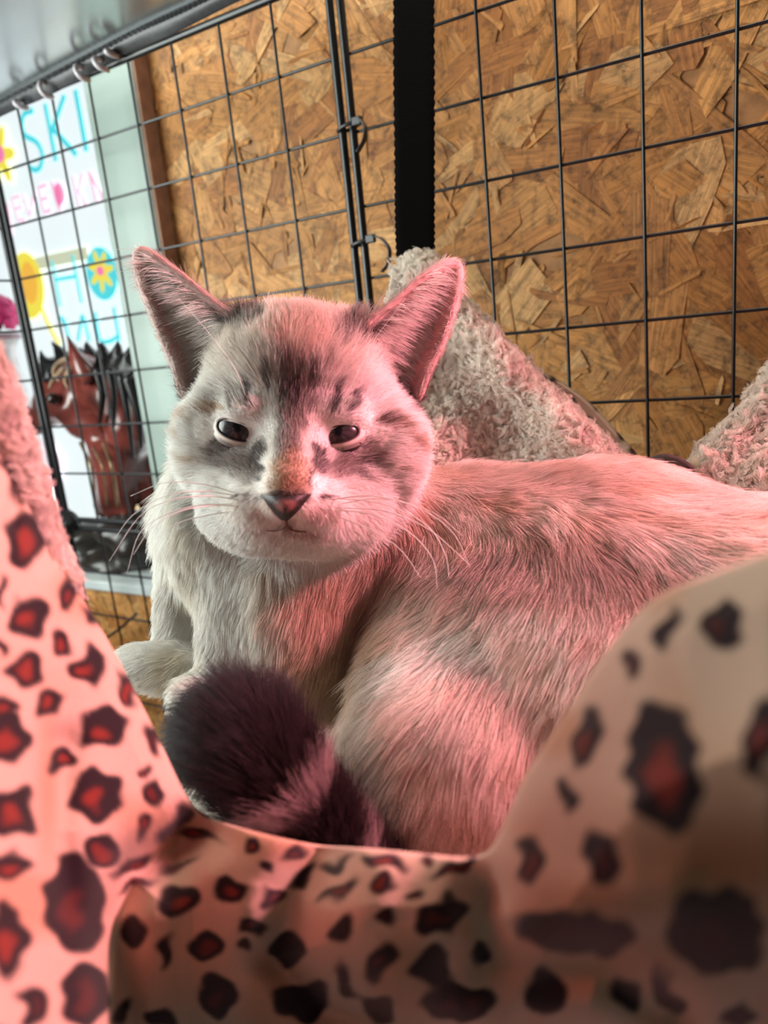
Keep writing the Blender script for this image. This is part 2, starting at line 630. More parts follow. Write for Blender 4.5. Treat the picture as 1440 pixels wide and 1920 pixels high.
window = box_obj('window_1', (-3.6, YB + 0.03, -1.1), (PX0 + 0.10, YB + 0.035, 1.0), emis_print('daylit_pane', (0.90, 0.98, 1.0), 3.0))  # glowing pane run wide and below the sill to brighten the canopy's reflection
tag(window, kind='structure')
banner = box_obj('window_banner', (bl[0], YB, -0.75), (br[0] + 0.12, YB + 0.006, 0.60), M_ban)  # sheet carried on below the sill for the canopy to reflect
tag(banner, 'backlit white paper banner with teal and pink hand lettering and flowers', 'banner')
_lay = [0]
def stroke(name, pts, wpx, mat, closed=False):
    # a flat printed stroke on the banner sheet: ribbon of constant width with round ends
    _lay[0] += 1
    y = YB - 0.0006 - 0.00012 * _lay[0]
    P = np.array([WY(a, b, y)[[0, 2]] for a, b in pts])
    if len(P) > 2:
        P = spline(P, 24)
    else:
        P = np.array([P[0] + (P[1] - P[0]) * t for t in np.linspace(0, 1, 8)])
    w = wpx * 1.25 / F / 2
    T = np.gradient(P, axis=0)
    T /= np.linalg.norm(T, axis=1)[:, None] + 1e-9
    Nn = np.stack([-T[:, 1], T[:, 0]], 1)
    V = [(p[0], y, p[1]) for p in P + Nn * w] + [(p[0], y, p[1]) for p in P - Nn * w]
    n = len(P)
    Fc = [(i, i + 1, n + i + 1, n + i) for i in range(n - 1)]
    return V, Fc
def letter(name, strokes, wpx, mat):
    V, Fc = [], []
    for s in strokes:
        v, f = stroke(name, s, wpx, mat)
        k = len(V)
        V += v
        Fc += [tuple(i + k for i in q) for q in f]
    return mesh(name, V, Fc, mat, banner, shade=False)
def blob(name, c, r, mat, petals=0, rot=0.0, dy=0.0):
    _lay[0] += 1
    y = YB - 0.0006 - 0.00012 * _lay[0]
    V = [WY(c[0], c[1], y)]
    n = 60
    for i in range(n):
        t = 2 * math.pi * i / n
        q = 1.0 if not petals else 0.72 + 0.28 * math.cos(petals * t + rot)
        V.append(WY(c[0] + r[0] * q * math.cos(t) + 0.12 * r[1] * q * math.sin(t), c[1] + r[1] * q * math.sin(t), y))
    return mesh(name, V, [(0, 1 + i, 1 + (i + 1) % n) for i in range(n)], mat, banner, shade=False)
TW = 12
letter('letter_s', [[(63, 207), (45, 214), (41, 238), (48, 255), (68, 266), (79, 288), (76, 312), (66, 319), (54, 313)]], TW, M_teal)
letter('letter_k', [[(84, 194), (105, 303)], [(121, 178), (96, 250)], [(98, 240), (144, 291)]], TW, M_teal)
letter('letter_i', [[(141, 168), (162, 284)]], 13, M_teal)
letter('letter_n', [[(-4, 395), (8, 450)], [(-4, 395), (18, 445)], [(14, 380), (22, 440)]], 7, M_pinkp)
letter('letter_e', [[(22, 372), (38, 368)], [(23, 372), (35, 414)], [(29, 392), (41, 388)], [(34, 414), (47, 411)]], 6, M_pinkp)
letter('letter_v', [[(43, 364), (56, 405)], [(64, 358), (57, 405)]], 6, M_pinkp)
letter('letter_e', [[(72, 352), (88, 347)], [(73, 352), (83, 398)], [(79, 374), (90, 371)], [(82, 398), (96, 394)]], 7, M_pinkp)
letter('letter_r', [[(97, 342), (113, 395)], [(104, 345), (114, 350), (119, 366), (116, 380)]], 10, M_pinkp)
blob('letter_bowl', (109, 366), (7, 22), M_hot)
letter('letter_k', [[(136, 330), (149, 386)], [(155, 325), (147, 360)], [(146, 355), (162, 385)]], 6, M_pinkp)
letter('letter_n', [[(167, 322), (181, 378)], [(167, 322), (195, 375)]], 7, M_pinkp)
letter('printed_band', [[(20, 506), (90, 490), (165, 474)]], 26, M_cream)
blob('printed_sun', (52, 535), (30, 62), M_yel)
blob('printed_sun_center', (55, 530), (15, 40), M_org)
letter('printed_stem', [[(76, 575), (92, 612), (110, 645)]], 11, M_yel)
letter('printed_border', [[(22, 480), (40, 580), (58, 680)]], 11, M_yel)
letter('letter_h', [[(97, 488), (113, 575)], [(135, 477), (153, 568)], [(103, 525), (143, 518)]], 8, M_teal)
blob('letter_o', (191, 513), (29, 50), M_teal)
blob('printed_flower', (189, 508), (25, 42), M_yel, 7, 1.2)
blob('printed_flower_center', (188, 508), (7, 9), M_hot)
letter('letter_m', [[(113, 592), (119, 606)], [(119, 596), (131, 640)]], 9, M_teal)
letter('letter_a', [[(154, 590), (146, 640)], [(155, 590), (168, 640)]], 9, M_teal)
letter('letter_u', [[(178, 585), (187, 635), (205, 640), (222, 630)], [(213, 576), (224, 640)]], 9, M_teal)
blob('printed_flower', (-2, 290), (30, 60), M_yel, 6, 0.4)
blob('printed_flower_center', (-4, 288), (12, 18), M_hot)
blob('printed_patch', (85, 870), (30, 45), emis_print('pale_pink_print', (1.0, 0.78, 0.92), EM))
blob('printed_patch', (255, 960), (30, 28), emis_print('pale_orange_print', (1.0, 0.80, 0.42), EM))
blob('printed_patch', (50, 930), (45, 60), emis_print('pale_yellow_print', (1.0, 0.96, 0.80), EM))

# ================================================================== CAGE
def wire_panel(name, fn, c0, c1, r0, r1, label, yoff=0.0, fr=0.0030, frames='LRTB', wr=0.00112):
    base = fn((c0 + c1) / 2, r1)
    o = empty(name, base)
    tag(o, label, 'wire panel', 'black wire grid panels of the cage')
    for i in range(c0 + 1, c1):
        rod('wire', fn(i, r0), fn(i, r1), wr, M_black, o)
    for j in range(r0 + 1, r1):
        a, b = fn(c0, j), fn(c1, j)
        a[1] += 0.0021
        b[1] += 0.0021
        rod('wire', a, b, wr, M_black, o)
    if 'T' in frames:
        rod('frame_rod', fn(c0, r0), fn(c1, r0), fr, M_black, o)
    if 'B' in frames:
        rod('frame_rod', fn(c0, r1), fn(c1, r1), fr, M_black, o)
    if 'L' in frames:
        rod('frame_rod', fn(c0, r0), fn(c0, r1), fr, M_black, o)
    if 'R' in frames:
        rod('frame_rod', fn(c1, r0), fn(c1, r1), fr, M_black, o)
    return o

wire_panel('wire_panel', PL, -1, 7, -1, 7, 'black wire grid panel in front of the banner and the pale green post')
def PR2(i, j):
    p = PR(i, j)
    if i <= -2:
        p = p + np.array([0.0022, 0, 0])
    return p
wire_panel('wire_panel', PR2, -2, 6, -1, 7, 'black wire grid panel in front of the board to the right of the strap')
def PLL(i, j):
    p = PL(i, j + 0.19)
    return p
wire_panel('wire_panel', PLL, -1, 7, 7, 13, 'black wire grid panel below the round connector, under the statue')
def PS(i, j):                                  # side panel runs from the back corner towards the camera
    p = PL(-1, j)
    return p + np.array([-0.011 - 0.004 * i, -CW * i + 0.002, 0])
wire_panel('wire_panel', PS, 0, 8, 0, 7, 'black wire grid panel at the left side of the cage, by the pink flowers')

# round plastic connector at the panel corner
def lathe_vf(profile, seg=28):
    V, Fc = [], []
    for (r, z) in profile:
        for k in range(seg):
            t = 2 * math.pi * k / seg
            V.append((r * math.cos(t), r * math.sin(t), z))
    for i in range(len(profile) - 1):
        for k in range(seg):
            k2 = (k + 1) % seg
            Fc.append((i * seg + k, i * seg + k2, (i + 1) * seg + k2, (i + 1) * seg + k))
    return np.array(V), Fc

cpos = PL(-1, 7) + np.array([-0.002, -0.004, -0.006])
con = empty('panel_connector', cpos)
tag(con, 'round black plastic connector at the corner of the wire panels', 'connector')
Vc, Fcn = lathe_vf([(0.0, 0.013), (0.008, 0.0125), (0.0135, 0.010), (0.017, 0.0045), (0.0175, 0.0), (0.017, -0.0045), (0.0135, -0.010), (0.008, -0.0125), (0.0, -0.013)])
Rm = np.array(Matrix.Rotation(math.radians(90), 3, 'X') @ Matrix.Rotation(math.radians(25), 3, 'Y'))
mesh('disc_body', Vc @ Rm.T + cpos, Fcn, M_blackplastic, con)
for k in range(4):
    a = math.pi / 2 * k + 0.2
    d = np.array([math.cos(a), 0, math.sin(a)])
    p = cpos + d * 0.013
    tube('grip', [p + np.array([0, -0.010, 0]), p + np.array([0, 0.010, 0])], 0.0042, M_blackplastic, con, 8)

# zip ties on the two upright frame rods
def zip_tie(px, py, tail, label):
    c = WY(px, py, YR - 0.002)
    o = empty('zip_tie', c)
    tag(o, label, 'zip tie', 'black zip ties on the upright rods')
    ring = [c + np.array([0.0088 * math.cos(t), 0.0052 * math.sin(t), 0.0015 * math.cos(t)]) for t in np.linspace(0, 2 * math.pi, 25)]
    V, Fc = tube_vf(ring, 0.0013, 8, False)
    mesh('loop', V, Fc, M_blackplastic, o)
    h = c + np.array([0.0095, -0.0042, 0.001])
    box_obj('head', h - np.array([0.0035, 0.002, 0.0028]), h + np.array([0.0035, 0.002, 0.0028]), M_blackplastic, o, 0.0006)
    pts = spline([h + np.array(t) for t in tail], 18)
    n = len(pts)
    V = []
    for p in pts:
        V += [p + np.array([0, -0.0022, 0]), p + np.array([0, 0.0022, 0])]
    T = np.gradient(pts, axis=0)
    Nn = np.stack([-T[:, 2], 0 * T[:, 0], T[:, 0]], 1)
    Nn /= np.linalg.norm(Nn, axis=1)[:, None]
    for p, q in zip(pts, Nn):
        V += [p + q * 0.001 + np.array([0, -0.0022, 0]), p + q * 0.001 + np.array([0, 0.0022, 0])]
    Fc = []
    for i in range(n - 1):
        a, b = 2 * i, 2 * n + 2 * i
        Fc += [(a, a + 1, a + 3, a + 2), (b, b + 2, b + 3, b + 1), (a, a + 2, b + 2, b), (a + 1, b + 1, b + 3, a + 3)]
    Fc += [(0, 2 * n, 2 * n + 1, 1), (2 * n - 2, 2 * n - 1, 4 * n - 1, 4 * n - 2)]
    mesh('tail', V, Fc, M_blackplastic, o)
zip_tie(654, 238, [(0.002, 0, 0.001), (0.0065, -0.002, -0.006), (0.006, -0.004, -0.014), (0.001, -0.006, -0.021)], 'upper black zip tie on the rods, tail curling down close to them')
zip_tie(680, 455, [(0.002, 0, 0.001), (0.010, -0.003, -0.002), (0.0165, -0.005, -0.010), (0.015, -0.006, -0.019), (0.010, -0.007, -0.024)], 'lower black zip tie on the rods, tail hooked out to the right')

# ---- black webbing strap
crack_shadow = tube('crack_shadow', spline([WY(200, 1196, 0.52), WY(228, 1176, 0.522), WY(256, 1150, 0.526)], 8), 0.0016, M_blackplastic)  # solid tube standing in for a dark crack/shadow line
tag(crack_shadow, 'thin dark tube in place of a crack/shadow line behind the lower wire panel', 'crack_shadow')

def strap_mat():
    m, nt, b = mat_new('black_webbing')
    uv = node(nt, 'ShaderNodeUVMap', uv_map='UVMap')
    wv = node(nt, 'ShaderNodeTexWave', wave_type='BANDS', bands_direction='Y')
    wv.inputs['Scale'].default_value = 260
    wv.inputs['Distortion'].default_value = 1.5
    nt.links.new(uv.outputs[0], wv.inputs['Vector'])
    rp = node(nt, 'ShaderNodeValToRGB')
    rp.color_ramp.elements[0].color = (0.0015, 0.0015, 0.002, 1)
    rp.color_ramp.elements[1].color = (0.004, 0.004, 0.0045, 1)
    nt.links.new(wv.outputs['Fac'], rp.inputs[0])
    nt.links.new(rp.outputs[0], b.inputs['Base Color'])
    bp = node(nt, 'ShaderNodeBump')
    bp.inputs['Distance'].default_value = 0.0004
    nt.links.new(wv.outputs['Fac'], bp.inputs['Height'])
    nt.links.new(bp.outputs[0], b.inputs['Normal'])
    b.inputs['Roughness'].default_value = 0.9
    b.inputs['Specular IOR Level'].default_value = 0.08
    return m
M_strap = strap_mat()
def strap():
    n = 160
    V, UV, Fc = [], [], []
    ctl = np.array([[738, 814, -90, 0.445], [738, 814, 0, 0.447], [738, 815, 150, 0.452], [740, 815, 300, 0.457], [741, 815, 420, 0.460], [746, 815, 520, 0.462], [752, 812, 600, 0.464]])
    tt = spline(ctl, n)
    L = 0
    for i in range(n):
        xl, xr, y, d = tt[i]
        e = 0.0005 * math.sin(i * 1.9)
        A, B = W(xl, y, d), W(xr, y, d)
        ax = (B - A) / np.linalg.norm(B - A)
        A, B = A - ax * e, B + ax * e
        for t in np.linspace(0, 1, 7):
            p = A + (B - A) * t
            V.append(p)
            UV.append((t * 0.025, L))
        L += 0.0022
    for i in range(n):
        for t in range(7):
            V.append(V[i * 7 + t] + CAM @ np.array([0, 0, -0.0016]))
            UV.append(UV[i * 7 + t])
    Fc = grid_faces(n, 7) + [tuple(q[::-1]) for q in grid_faces(n, 7, n * 7)]
    o = n * 7
    for i in range(n - 1):
        Fc.append((i * 7, i * 7 + o, (i + 1) * 7 + o, (i + 1) * 7))
        Fc.append((i * 7 + 6, (i + 1) * 7 + 6, (i + 1) * 7 + 6 + o, i * 7 + 6 + o))
    ob = mesh('webbing_strap', V, Fc, M_strap, uvs=UV)
    return tag(ob, 'wide black webbing strap hanging down to the corner of the fleece', 'strap')
strap()

# ---- glossy dark canopy sheet over the cage, with stitched binding and clear ties
def canopy():
    up = spline([(-260, 318), (-120, 249), (0, 187), (161, 101), (262, 49), (367, 0), (480, -52), (620, -118)], 60)
    lo = spline([(-260, 360), (-120, 282), (0, 217), (94, 176), (240, 97), (319, 64), (446, 0), (640, -90)], 60)
    yc = YL - 0.008
    A = np.array([WY(a, b, yc - 0.004) for a, b in up])
    B = np.array([WY(a, b, yc) for a, b in lo])
    o = empty('canopy_sheet', A[30])
    tag(o, 'glossy dark canopy sheet over the cage with a stitched grey hem', 'canopy')
    m, nt, b = mat_new('glossy_dark_vinyl')
    tc = node(nt, 'ShaderNodeTexCoord')
    nz = node(nt, 'ShaderNodeTexNoise')
    nz.inputs['Scale'].default_value = 420
    nt.links.new(tc.outputs['Object'], nz.inputs['Vector'])
    rp = node(nt, 'ShaderNodeValToRGB')
    rp.color_ramp.elements[0].color, rp.color_ramp.elements[1].color = (0.62, 0.68, 0.70, 1), (0.70, 0.76, 0.78, 1)
    nt.links.new(nz.outputs['Fac'], rp.inputs[0])
    nt.links.new(rp.outputs[0], b.inputs['Base Color'])
    b.inputs['Roughness'].default_value = 0.24
    b.inputs['Metallic'].default_value = 0.8
    b.inputs['IOR'].default_value = 2.6
    rows = 24
    V = []
    for i in range(len(A)):
        for j in range(rows):
            t = j / (rows - 1)
            V.append(A[i] + np.array([0, -0.60 * t, 0.012 * math.sin(t * 3.0) + 0.01 * t]))
    n0 = len(V)
    V += [np.array(v) + np.array([0, 0, 0.003]) for v in V]
    Fc = grid_faces(len(A), rows) + [q[::-1] for q in grid_faces(len(A), rows, n0)]
    mesh('vinyl_sheet', V, Fc, m, o)
    # binding
    V, k = [], 7
    for i in range(len(A)):
        for j in range(k):
            t = j / (k - 1)
            p = A[i] + (B[i] - A[i]) * t
            V.append(p + np.array([0, -0.003 * math.sin(t * math.pi), 0]))
    n0 = len(V)
    V += [v + np.array([0, 0.002, 0]) for v in V]
    Fc = grid_faces(len(A), k) + [q[::-1] for q in grid_faces(len(A), k, n0)]
    mesh('hem', V, Fc, plain('dark_grey_hem', (0.045, 0.045, 0.05), 0.45, 0.25, 300, 0, 0.2), o)
    # zigzag stitches, joined: too small to pick apart
    V, Fc = [], []
    for q in range(170):
        t = q / 169 * (len(A) - 1.001)
        i = int(t)
        u = t - i
        a = A[i] * (1 - u) + A[i + 1] * u
        b_ = B[i] * (1 - u) + B[i + 1] * u
        s0, s1 = (0.25, 0.42) if q % 2 else (0.42, 0.25)
        dx = np.array([0.002, 0, 0.0006])
        p0, p1 = a + (b_ - a) * s0 + np.array([0, -0.0036, 0]), a + (b_ - a) * s1 + dx + np.array([0, -0.0036, 0])
        v, f = tube_vf([p0, (p0 + p1) / 2 + np.array([0, -0.0005, 0]), p1], 0.0004, 5)
        k0 = len(V)
        V += list(v)
        Fc += [tuple(x + k0 for x in g) for g in f]
    st = mesh('stitching', V, Fc, plain('black_thread', (0.008, 0.008, 0.009), 0.8), o)
    st['kind'] = 'stuff'
    Mc = plain('clear_tie_plastic', (0.62, 0.58, 0.62), 0.25, 0.1, 60)
    for (a, b2) in (((76, 155), (84, 178)), ((143, 124), (153, 146)), ((178, 109), (188, 127)), ((203, 96), (207, 101)), ((30, 190), (38, 200))):
        p, q = WY(a[0], a[1], yc - 0.009), WY(b2[0], b2[1], yc - 0.009)
        mid = (p + q) / 2 + np.array([0.0, -0.003, 0])
        tube('tie_loop', spline([p + np.array([0, 0.006, 0]), p, mid, q, q + np.array([0, 0.008, 0])], 14), 0.0022, Mc, o, 8)
canopy()

# ================================================================== BEHIND THE CAGE: statue, flowers
def statue():
    yS = 0.605
    def h(px, py, dy=0.0):
        return WY(px, py, yS + dy)
    k = 0.80 / F
    f = Field(h(-10, 1130) - 0.08, h(330, 600) + 0.08, 0.0042)
    e = lambda a, b, ra, rb, kk=0.012, d0=0.0, d1=0.0: f.cap(h(a[0], a[1], d0), h(b[0], b[1], d1), ra * k, rb * k, kk)
    e((42, 800), (70, 785), 24, 30)
    e((70, 785), (105, 755), 30, 42)
    e((105, 752), (150, 745), 42, 46)
    e((148, 765), (158, 785), 54, 44)
    e((105, 720), (150, 690), 26, 26)
    e((160, 700), (215, 740), 40, 50)
    e((215, 740), (245, 800), 46, 48)
    e((245, 800), (225, 880), 42, 34)
    e((205, 850), (212, 950), 34, 26)
    e((180, 800), (188, 870), 26, 18)
    e((188, 870), (192, 960), 13, 13)
    e((225, 880), (238, 960), 26, 17)
    e((262, 830), (282, 930), 30, 22, 0.012, 0.02, 0.03)
    e((282, 930), (300, 1030), 24, 20, 0.012, 0.03, 0.03)
    f.ell(h(99, 748, -0.036), (0.012, 0.010, 0.010), 0.006, sub=True)
    f.ell(h(50, 795, -0.018), (0.006, 0.006, 0.006), 0.004, sub=True)
    V, Q = f.mesh()
    V = relax(V, Q, 3)
    o = empty('horse_statue', h(215, 1085))
    tag(o, 'dark red brown carved horse statue with black mane on the window sill', 'statue')
    Mb = plain('polished_mahogany', (0.16, 0.032, 0.024), 0.25, 0.7, 22, 0.0, 0.1, 0.8)
    Mk = plain('black_lacquer', (0.010, 0.009, 0.010), 0.25, 0.3, 40)
    mesh('horse_body', V, Q, Mb, o)
    tube('ear', spline([h(172, 715, -0.03), h(148, 678, -0.034), h(127, 630, -0.03)], 14), np.array([17, 19, 20, 20, 20, 19, 18, 16, 14, 12, 9, 6, 4, 2]) * k, Mb, o, 12)
    tube('ear', spline([h(178, 700, 0.03), h(166, 672, 0.03), h(150, 652, 0.03)], 12), np.linspace(10, 2, 12) * k, Mk, o, 12)
    g = Field(h(-10, 800) - 0.06, h(330, 580) + 0.06, 0.0042)
    for a, b, r0, r1, d in (((95, 705), (75, 660), 20, 5, -.01), ((110, 690), (62, 690), 20, 8, 0), ((125, 680), (98, 640), 20, 4, 0), ((180, 690), (160, 640), 24, 4, 0.01), ((200, 690), (190, 648), 26, 8, 0),
                            ((215, 695), (222, 642), 26, 5, 0), ((230, 705), (243, 652), 26, 4, 0), ((240, 720), (262, 670), 26, 4, 0), ((170, 690), (250, 710), 30, 30, 0.02), ((245, 720), (262, 760), 26, 14, 0.0), ((100, 690), (175, 685), 24, 28, 0.015)):
        g.cap(h(a[0], a[1], d), h(b[0], b[1], d), r0 * k, r1 * k, 0.006)
    V, Q = g.mesh()
    mesh('mane', relax(V, Q, 2), Q, Mk, o)
    for pts, r0 in (([(182, 690), (192, 740), (186, 800)], 11), ([(205, 690), (214, 750), (212, 810)], 9), ([(240, 705), (258, 770), (266, 840)], 14), ([(225, 700), (240, 780), (250, 860)], 9)):  # first lock stands in for the dark crease between head and neck
        tube('mane_and_crease', spline([h(a, b, -0.036) for a, b in pts], 14), np.linspace(r0, 3, 14) * k, Mk, o, 10)
    Mf = plain('carved_forelock', (0.33, 0.22, 0.14), 0.4, 0.4, 50)
    for pts in ([(128, 672), (108, 682), (100, 700), (112, 716)], [(120, 690), (100, 712), (92, 728)], [(132, 690), (122, 712), (128, 730)]):
        tube('forelock', spline([h(a, b, -0.040) for a, b in pts], 14), np.linspace(6, 2, 14) * k, Mf, o, 8)
    Ve, Fe = lathe_vf([(0.0, 0.0075), (0.004, 0.0065), (0.0065, 0.0037), (0.0075, 0.0), (0.0065, -0.0037), (0.0, -0.0075)], 16)
    mesh('eye', Ve + h(99, 748, -0.036), Fe, plain('glass_eye', (0.02, 0.008, 0.005), 0.08), o)
    for dx, dy, w, l in ((0, 0, 6, 0), (30, 10, 5, 1), (55, 0, 7, 2)):
        tube('rein', spline([h(150 + dx * .8, 830 + dy, -0.03), h(172 + dx * .7, 880, -0.045), h(178 + dx * .8, 950, -0.03)], 14), w * k * 0.5, plain('bronze_strap', (0.30, 0.19, 0.10), 0.3, 0.3, 60, 0.4), o, 8)
    gb = Field(h(60, 1130) - 0.06, h(360, 930) + 0.06, 0.0042)
    zb = SILL + 0.002
    for px, py, rx, rz in ((185, 1000, 48, 34), (240, 990, 55, 36), (215, 1045, 75, 32), (275, 1020, 50, 50), (165, 1050, 28, 22), (250, 1065, 62, 20)):
        gb.ell(h(px, py), (rx * k, 0.045, rz * k), 0.012)
    V, Q = gb.mesh()
    V = relax(V, Q, 2)
    V[:, 2] = np.maximum(V[:, 2], SILL + 0.0005)
    mesh('rock_base', V, Q, plain('black_bronze', (0.028, 0.022, 0.019), 0.3, 0.5, 25), o)
    return o
statue()

def flowers():
    c = WY(10, 690, 0.70)
    o = empty('flower_vase', (c[0], c[1], SILL))
    tag(o, 'pale speckled vase of bright pink flowers at the left edge', 'vase')
    kk = 0.95 / F
    z0 = SILL
    top = float(WY(10, 632, 0.70)[2])
    hgt = top - z0
    V, Fc = lathe_vf([(0.0, 0), (0.02, 0), (0.028, hgt * .25), (0.030, hgt * .5), (0.024, hgt * .8), (0.020, hgt * .93), (0.027, hgt), (0.026, hgt - 0.004), (0.016, hgt * .92)], 28)
    mv = plain('speckled_glaze', (0.86, 0.82, 0.82), 0.25, 0.15, 90)
    mesh('vase_body', V + np.array([c[0], c[1], z0]), Fc, mv, o)
    ring = [np.array([c[0] + 0.0265 * math.cos(t), c[1] + 0.0265 * math.sin(t), top]) for t in np.linspace(0, 2 * math.pi, 30)]
    v, f = tube_vf(ring, 0.0045, 8, False)
    mesh('rim', v, f, plain('mauve_rim', (0.36, 0.24, 0.27), 0.35), o)
    mp = plain('pink_petal', (0.80, 0.03, 0.20), 0.5, 0.35, 60)
    for q in range(46):
        a, b = random.uniform(0, 6.28), random.uniform(-0.1, 1.0)
        cc = np.array([c[0] + 0.028 * math.cos(a) * math.cos(b), c[1] + 0.028 * math.sin(a) * math.cos(b), top + 0.028 + 0.035 * math.sin(b) + random.uniform(0, 0.012)])
        d = cc - np.array([c[0], c[1], top + 0.015])
        d /= np.linalg.norm(d)
        s1 = np.cross(d, [0, 0, 1.0])
        s1 /= np.linalg.norm(s1) + 1e-9
        s2 = np.cross(s1, d)
        P = []
        for i in range(5):
            for j in range(5):
                u, w = (i - 2) / 2, (j - 2) / 2
                P.append(cc + s1 * u * 0.015 * (1 - 0.3 * w * w) + s2 * w * 0.016 * (1 - 0.3 * u * u) - d * 0.006 * (u * u + w * w))
        mesh('petal', P, grid_faces(5, 5), mp, o)
flowers()

# ================================================================== CAT
MPX = 0.29 / F
HEAD_C = K(560, 800, 0.307)
NOSE_P = K(541, 915, 0.262)

def ear_pts(outer, inner, cup, nu=30, nv=36):
    o, i = spline(outer, nv), spline(inner, nv)
    G = np.zeros((nu, nv, 3))
    for a in range(nu):
        u = a / (nu - 1)
        for b in range(nv):
            v = b / (nv - 1)
            p = o[b] * (1 - u) + i[b] * u
            p = p.copy()
            p[2] += cup * (math.sin(math.pi * u) ** 0.8) * (1 - v ** 2.2)      # depth: cupped away from the viewer
            G[a, b] = K(*p)
    return G
EAR_L = ear_pts([(345, 742, 0.318), (330, 690, 0.316), (305, 630, 0.315), (277, 560, 0.316), (260, 505, 0.319), (262, 478, 0.322)],
                [(470, 640, 0.305), (445, 605, 0.305), (395, 563, 0.308), (335, 515, 0.313), (290, 485, 0.318), (268, 474, 0.322)], 0.017)
EAR_R = ear_pts([(785, 745, 0.318), (800, 700, 0.316), (828, 640, 0.315), (848, 580, 0.316), (859, 525, 0.319), (856, 500, 0.322)],
                [(655, 660, 0.303), (680, 620, 0.304), (735, 570, 0.307), (790, 522, 0.312), (832, 497, 0.318), (850, 496, 0.322)], 0.017)
TAIL = np.array([K(830, 1720, 0.275), K(725, 1690, 0.252), K(650, 1635, 0.238), K(590, 1560, 0.231), K(530, 1480, 0.229), K(478, 1405, 0.232), K(448, 1365, 0.240), K(420, 1372, 0.254), K(385, 1400, 0.266)])
TAIL_S = spline(TAIL, 40)

def cat_field():
    f = Field(K(150, 1750, 0.30) + np.array([-0.03, -0.05, -0.16]), np.array([0.26, 0.125, -0.195]), 0.0016)
    E = lambda px, py, d, r, k=0.010, **kw: f.ell(K(px, py, d), r, k, **kw)
    C = lambda a, b, ra, rb, k=0.008, **kw: f.cap(K(*a), K(*b), ra, rb, k, **kw)
    # trunk
    E(620, 950, 0.350, (0.042, 0.046, 0.042), 0.015)          # neck
    E(560, 1120, 0.352, (0.043, 0.058, 0.042), 0.015)         # chest
    E(880, 1085, 0.368, (0.066, 0.056, 0.055), 0.02)          # ribs
    E(1130, 1095, 0.338, (0.072, 0.056, 0.055), 0.02)         # loin
    E(1420, 1195, 0.305, (0.064, 0.056, 0.055), 0.02)         # rump
    E(1180, 1360, 0.292, (0.058, 0.052, 0.048), 0.02)         # flank
    E(885, 1440, 0.292, (0.053, 0.046, 0.046), 0.014)         # thigh
    E(800, 1265, 0.312, (0.026, 0.030, 0.030), 0.014)         # knee
    E(870, 1150, 0.335, (0.034, 0.034, 0.036), 0.016)         # fold of the flank
    E(1020, 1225, 0.308, (0.048, 0.040, 0.040), 0.02)
    E(400, 985, 0.350, (0.022, 0.040, 0.030), 0.014)          # shoulder
    # fore legs and paws
    C((350, 960, 0.355), (335, 1205, 0.355), 0.0130, 0.0105)
    C((432, 1010, 0.335), (420, 1265, 0.330), 0.0135, 0.0110)
    E(285, 1245, 0.345, (0.0175, 0.0095, 0.016), 0.006)
    E(330, 1250, 0.345, (0.016, 0.010, 0.016), 0.006)
    E(395, 1300, 0.322, (0.0160, 0.0105, 0.018), 0.006)
    # tail
    n = len(TAIL_S)
    rr = np.interp(np.linspace(0, 1, n), [0, .3, .55, .75, .9, 1], [.010, .0095, .0115, .0115, .009, .006])
    for i in range(n - 1):
        f.cap(TAIL_S[i], TAIL_S[i + 1], rr[i], rr[i + 1], 0.002)
    # head
    E(562, 742, 0.328, (0.0415, 0.0355, 0.040), 0.010)        # cranium
    E(558, 700, 0.306, (0.0300, 0.0260, 0.0240), 0.010)       # forehead
    E(420, 835, 0.316, (0.0195, 0.0225, 0.024), 0.012)        # cheeks
    E(708, 838, 0.318, (0.0200, 0.0225, 0.024), 0.012)
    E(552, 880, 0.308, (0.0330, 0.0260, 0.028), 0.010)        # lower face
    C((552, 790, 0.289), (541, 905, 0.2715), 0.0105, 0.0085, 0.009)   # bridge of the nose
    E(470, 778, 0.292, (0.0120, 0.0070, 0.010), 0.006)        # brows
    E(632, 782, 0.292, (0.0120, 0.0070, 0.010), 0.006)
    E(500, 948, 0.2830, (0.0135, 0.0105, 0.0125), 0.009)       # whisker pads
    E(580, 951, 0.2830, (0.0135, 0.0105, 0.0125), 0.009)
    E(545, 988, 0.291, (0.0190, 0.0095, 0.0120), 0.010)       # chin
    E(478, 955, 0.302, (0.0210, 0.0160, 0.0180), 0.012)       # jowls
    E(620, 960, 0.303, (0.0225, 0.0160, 0.0180), 0.012)
    E(537, 936, 0.2690, (0.0080, 0.0060, 0.0060), 0.005)      # nose tip
    E(450, 810, 0.2735, (0.0100, 0.0066, 0.0110), 0.005, sub=True)    # eye sockets
    E(640, 816, 0.2735, (0.0100, 0.0066, 0.0110), 0.005, sub=True)
    for G in (EAR_L, EAR_R):
        for a in range(G.shape[0]):
            for b in range(G.shape[1]):
                f.ell(G[a, b], 0.0021, 0.0012)
    E(470, 640, 0.316, (0.011, 0.012, 0.012), 0.010)          # ear roots
    E(665, 645, 0.316, (0.011, 0.012, 0.012), 0.010)
    return f
CF = cat_field()
CV, CQ = CF.mesh()
CV = relax(CV, CQ, 3)
CN = vnormals(CV, CQ)

def kd_of(P):
    k = KDTree(len(P))
    for i, p in enumerate(P):
        k.insert(p, i)
    k.balance()
    return k
KD_L, KD_R, KD_T = kd_of(EAR_L.reshape(-1, 3)), kd_of(EAR_R.reshape(-1, 3)), kd_of(TAIL_S)

